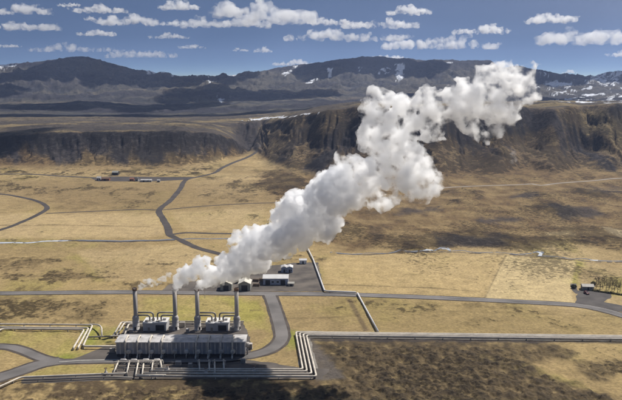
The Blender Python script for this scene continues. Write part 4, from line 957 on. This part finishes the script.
body += puffs([(198,288.4,1.9,377),(202,285.5,3.4,376),(210,280,6.5,373),(222,272,11,370),(234,263,14,368),(248,255,17,366),(264,247,20,363),(282,236,23,360),(302,223,25,358),(322,205,25,356),(336,187,19,354),(344,174,11,353)], 10, .74)
body += puffs([(228,250,7,368),(240,238,8,366),(258,232,9,363),(276,222,8,361),(288,206,10,359),(310,196,12,357),(326,178,10,354)], 5, .8, 6)
plume = vapour('steam_plume', body, .5, STEAM, [(9, 2.0), (4, 1.9), (1.8, 1.1)], seed=1)
tag(plume, 'huge dense white steam plume billowing from the two middle stacks', 'steam plume', 'steam plumes')
up = puffs([(352,205,9,354),(360,190,13,353),(372,172,17,352),(379,150,18,351),(379,128,15,350),(376,108,10,350),(374,95,6,350)], 9, .95, 4, .5)
up += puffs([(385,162,17,351),(402,162,19,350),(418,172,16,349),(429,190,10,348)], 9, .95, 4, .5) + puffs([(390,132,15,350),(408,118,15,349),(426,110,14,348),(446,108,15,347)], 9, .95, 4, .5)
up += puffs([(390,108,9,350),(397,95,6,350)], 6, .9) + puffs([(376,192,12,352),(394,202,8,351)], 6, .9) + puffs([(350,168,8,353),(360,160,9,353)], 5, .9)
up += puffs([(450,106,16,347),(468,104,18,346),(486,100,21,345),(503,93,21,344),(518,82,15,343),(530,72,8,342)], 10, .95, 4, .5)
up += puffs([(404,136,12,349),(416,128,12,349),(430,130,10,348),(440,120,10,347)], 6, .9) + puffs([(322,214,9,356),(336,196,14,354),(346,178,15,353),(352,166,12,353)], 8, .9)
up += puffs([(466,118,9,346),(476,122,10,346),(486,122,9,345)], 6, .9)
up += puffs([(466,126,8,346),(484,134,7,345),(500,124,9,344),(520,108,9,343)], 6, .95) + puffs([(480,80,9,345),(498,73,8,344),(516,67,7,343),(532,66,5,342)], 6, .95) + puffs([(430,140,9,348),(442,128,8,347)], 5, .9)
up = [(x, y, z, r * 1.12) for x, y, z, r in up]
thin = vapour('steam_cloud', up, .7, STEAM_THIN, [(9, 3.0), (4, 1.9), (2.0, .9)], seed=4)
tag(thin, 'ragged thinning steam cloud drifting up right from the dense plume towards the ridge', 'steam cloud', 'steam plumes')
sm = puffs([(136.4,288.6,2.2,377),(142,286,4.2,376),(150,284.5,5.0,375),(157,282,4.4,374),(164,278.5,3.2,373),(171,274,2.4,372)], 6, .8)
wisp = vapour('steam_wisp', sm, .4, WISP, [(4, .9), (1.8, .55)], seed=8)
tag(wisp, 'small white steam wisp trailing from the leftmost stack', 'steam wisp', 'steam plumes')
fv = puffs([(511,172,2.5,1060),(512,166,3,1062),(514,158,4,1066),(513,151,3,1070)], 5, .9)
vent = vapour('steam_wisp', fv, 1.0, volume_mat('far_steam', .045, .3, noise=(.12, .42, .66, 5)), [(8, 1.6), (4, .8)], seed=12)
tag(vent, 'faint far steam wisp rising from the brown right slope', 'steam wisp', 'steam plumes')

CLOUDS = [  # photo box, thin?, label
    ((-12,1,45,13), 0, 'flat cloud at the top left corner of the sky'), ((-8,16,54,29), 0, 'broad cloud just below the top left corner cloud'), ((60,0,79,6), 0, 'tiny cloud at the top edge right of the corner cloud'),
    ((80,2,124,12), 0, 'low rounded cloud near the top edge left of centre'), ((102,12,155,24), 0, 'wide flat cloud below the low rounded top cloud'), ((163,-1,195,9), 0, 'cloud cut by the top edge left of the towering cloud'),
    ((85,15,95,20), 1, 'tiny pale puff above the small flat cloud on the left'), ((82,26,112,35), 0, 'small flat cloud above the left hill'), ((-4,41,18,47), 0, 'small cloud at the left edge above the ridge'),
    ((32,41,110,51), 1, 'long thin cloud streak over the left hill'), ((110,47,172,57), 1, 'long thin cloud streak right of the left hill'), ((152,32,187,38), 1, 'thin flat cloud left of the sky centre'),
    ((162,19,179,25), 1, 'tiny pale puff between the wide flat cloud and the towering cloud'), ((181,42,203,48), 1, 'small pale cloud below the towering cloud'), ((182,11,262,26), 0, 'left long base of the towering cloud at the top'),
    ((213,-6,240,16), 0, 'tall turret of the towering cloud cut by the top edge'), ((246,-2,312,21), 0, 'large lumpy right half of the towering cloud'), ((255,46,271,52), 1, 'little puff above the snowy saddle'), ((233,47,247,51), 1, 'faint little puff left of the saddle puff'),
    ((276,57,312,65), 0, 'low cloud bank touching the mesa left shoulder'), ((310,13,346,24), 0, 'cloud right of the lumpy towering cloud'), ((348,14,412,27), 0, 'wide flat cloud above the long cloud band'), ((292,26,400,40), 0, 'left half of the long cloud band over the mesa'),
    ((390,34,490,48), 0, 'right half of the long cloud band over the mesa'), ((391,4,427,14), 0, 'small high flat cloud right of the sky centre'), ((456,22,502,33), 0, 'isolated flat cloud right of the long cloud band'),
    ((531,8,568,22), 0, 'cloud left of the big flat cloud at the right edge'), ((549,18,626,42), 0, 'big flat cloud at the right edge of the sky'), ((614,46,648,56), 0, 'cloud cut by the right edge below the big flat cloud'),
    ((375,53,405,60), 0, 'low cloud peeking just over the mesa top'), ((564,69,576,73), 1, 'tiny white puff over the snowy right ridge')]
for k, ((x0, y0, x1, y1), th, lab) in enumerate(CLOUDS):
    base_row = y1; el = math.atan((200 - base_row) / F) - PITCH
    alt = 1050.0; Y = min(24000, (alt - H) / math.tan(max(el, .012)) ); alt = H + Y * math.tan(el)
    pxm = F / Y; wd, ht = 1.2 * (x1 - x0) / pxm, 1.08 * (y1 - y0) / pxm; c0 = at_dist((x0 + x1) / 2, y1, Y)
    sp = []; nb_ = int(22 + 40 * min(1, (x1 - x0) / 60))
    for i in range(nb_):
        t = rnd.uniform(-1, 1); env = (1 - abs(t) ** 2.2) * (.55 + .45 * math.sin(3.1 * t + k) * math.cos(1.7 * t + 2 * k)); env = max(.24, env)
        r = ht * rnd.uniform(.13, .34) * (.55 + .6 * env); sp.append((c0.x + t * (wd / 2 - r * .8), c0.y + rnd.uniform(-.5, .5) * min(wd, 2.2 * ht), c0.z + r * .35 + rnd.random() * max(0, ht * env - r * 1.2), r))
        for _ in range(4):
            v = Vector([rnd.gauss(0, 1) for _ in range(3)]).normalized(); v.z = abs(v.z) * .5; sp.append((sp[-1][0] + v.x * r, sp[-1][1] + v.y * r, c0.z + max(r * .2, sp[-1][2] - c0.z + v.z * r * .7), r * rnd.uniform(.3, .5)))
    cm = volume_mat('cloud_vapour', (5.5 if not th else 3.0) / ht, .5, noise=(2.0 / ht, .38, .78, 6))
    o = vapour('cloud', sp, ht / 13, cm, [(ht * .6, ht * .16), (ht * .22, ht * .09)], base=c0.z - ht * .02, seed=k * 1.7)
    tag(o, lab, 'cloud', 'small clouds in the sky')

sp = []
shade = [(-620,1270,240,80), (-300,2150,500,140), (-1100,2050,450,130), (500,2300,300,120), (-2000,3250,650,480), (-800,2700,420,230), (-1250,4350,800,420), (-350,3500,420,330), (300,4700,420,260), (700,3150,420,300), (1500,4700,500,330), (2300,3500,420,300), (-2500,4700,500,350)]  # unseen clouds added overhead so their shadows fall on cliff and hills
for X, Y, rx, ry in shade:
    k_ = 1500 / math.tan(SUN_EL); cx, cy_ = X + math.sin(SUN_AZ) * k_, Y + math.cos(SUN_AZ) * k_
    for i in range(22):
        a = rnd.uniform(0, 6.283); q = math.sqrt(rnd.random()); r = rnd.uniform(.18, .42) * min(rx, ry * 1.6); sp.append((cx + math.cos(a) * q * rx * .85, cy_ + math.sin(a) * q * ry * .85, 1500 + rnd.uniform(-.2, .3) * r, r))
S0 = np.array(sp); oc = vapour('unseen_shade_clouds', sp, 26, volume_mat('shade_cloud_vapour', .02, .4), [(240, 60), (90, 26)])
tag(oc, kind='stuff')

# ---------------------------------------------------------------- air, light, camera
bm = bmesh.new(); box(bm, -4800, 4800, -60, 7650, -2.5, 420)
HZ = volume_mat('hazy_air', 5.0e-5, .2, (.48, .62, 1.0)); hz_o = mesh_obj('haze', bm, HZ); tag(hz_o, kind='stuff')

w_ = bpy.data.worlds.new('World'); scene.world = w_; w_.use_nodes = True; nt = w_.node_tree
sk = nt.nodes.new('ShaderNodeTexSky'); sk.sky_type = 'NISHITA'; sk.sun_disc = False; sk.sun_elevation = SUN_EL; sk.sun_rotation = SUN_AZ
sk.altitude = 600; sk.air_density = 1.0; sk.dust_density = .3; sk.ozone_density = 2.0
tcw = nt.nodes.new('ShaderNodeTexCoord'); vm = nt.nodes.new('ShaderNodeVectorMath'); vm.operation = 'MULTIPLY'; vm.inputs[1].default_value = (1, 1, 12)
va = nt.nodes.new('ShaderNodeVectorMath'); va.operation = 'ADD'; va.inputs[1].default_value = (0, 0, .015); vn = nt.nodes.new('ShaderNodeVectorMath'); vn.operation = 'NORMALIZE'
nt.links.new(tcw.outputs['Generated'], vm.inputs[0]); nt.links.new(vm.outputs[0], va.inputs[0]); nt.links.new(va.outputs[0], vn.inputs[0]); nt.links.new(vn.outputs[0], sk.inputs['Vector'])
bg = nt.nodes['Background']; bg.inputs['Strength'].default_value = .06; nt.links.new(sk.outputs[0], bg.inputs['Color'])
sl = bpy.data.lights.new('sun', 'SUN'); sl.energy = 4.6; sl.angle = R_(.5); sl.color = (1.0, .96, .9)
so = bpy.data.objects.new('sun', sl); COL.objects.link(so); so.rotation_euler = (-SUN_DIR).to_track_quat('-Z', 'Y').to_euler(); so.location = (200, 300, 900)
cam = bpy.data.cameras.new('camera'); cam.sensor_width = 36; cam.lens = 36 / (2 * math.tan(R_(22.5))); cam.clip_start = 1; cam.clip_end = 90000
co = bpy.data.objects.new('camera', cam); COL.objects.link(co); co.location = (0, 0, H); co.rotation_euler = (math.pi/2 - PITCH, 0, 0); scene.camera = co
vs = scene.view_settings; vs.view_transform = 'Standard'; vs.look = 'None'; vs.gamma = 1; vs.exposure = .32; vs.use_curve_mapping = False
cy = scene.cycles
cy.max_bounces = 240; cy.diffuse_bounces = 3; cy.glossy_bounces = 2; cy.transparent_max_bounces = 16; cy.volume_bounces = 220
cy.volume_step_rate = .12; cy.volume_max_steps = 512; cy.use_adaptive_sampling = True; cy.adaptive_threshold = .02
try:
    cy.use_denoising = True; cy.denoiser = 'OPENIMAGEDENOISE'
except Exception as e: print('denoise', e)
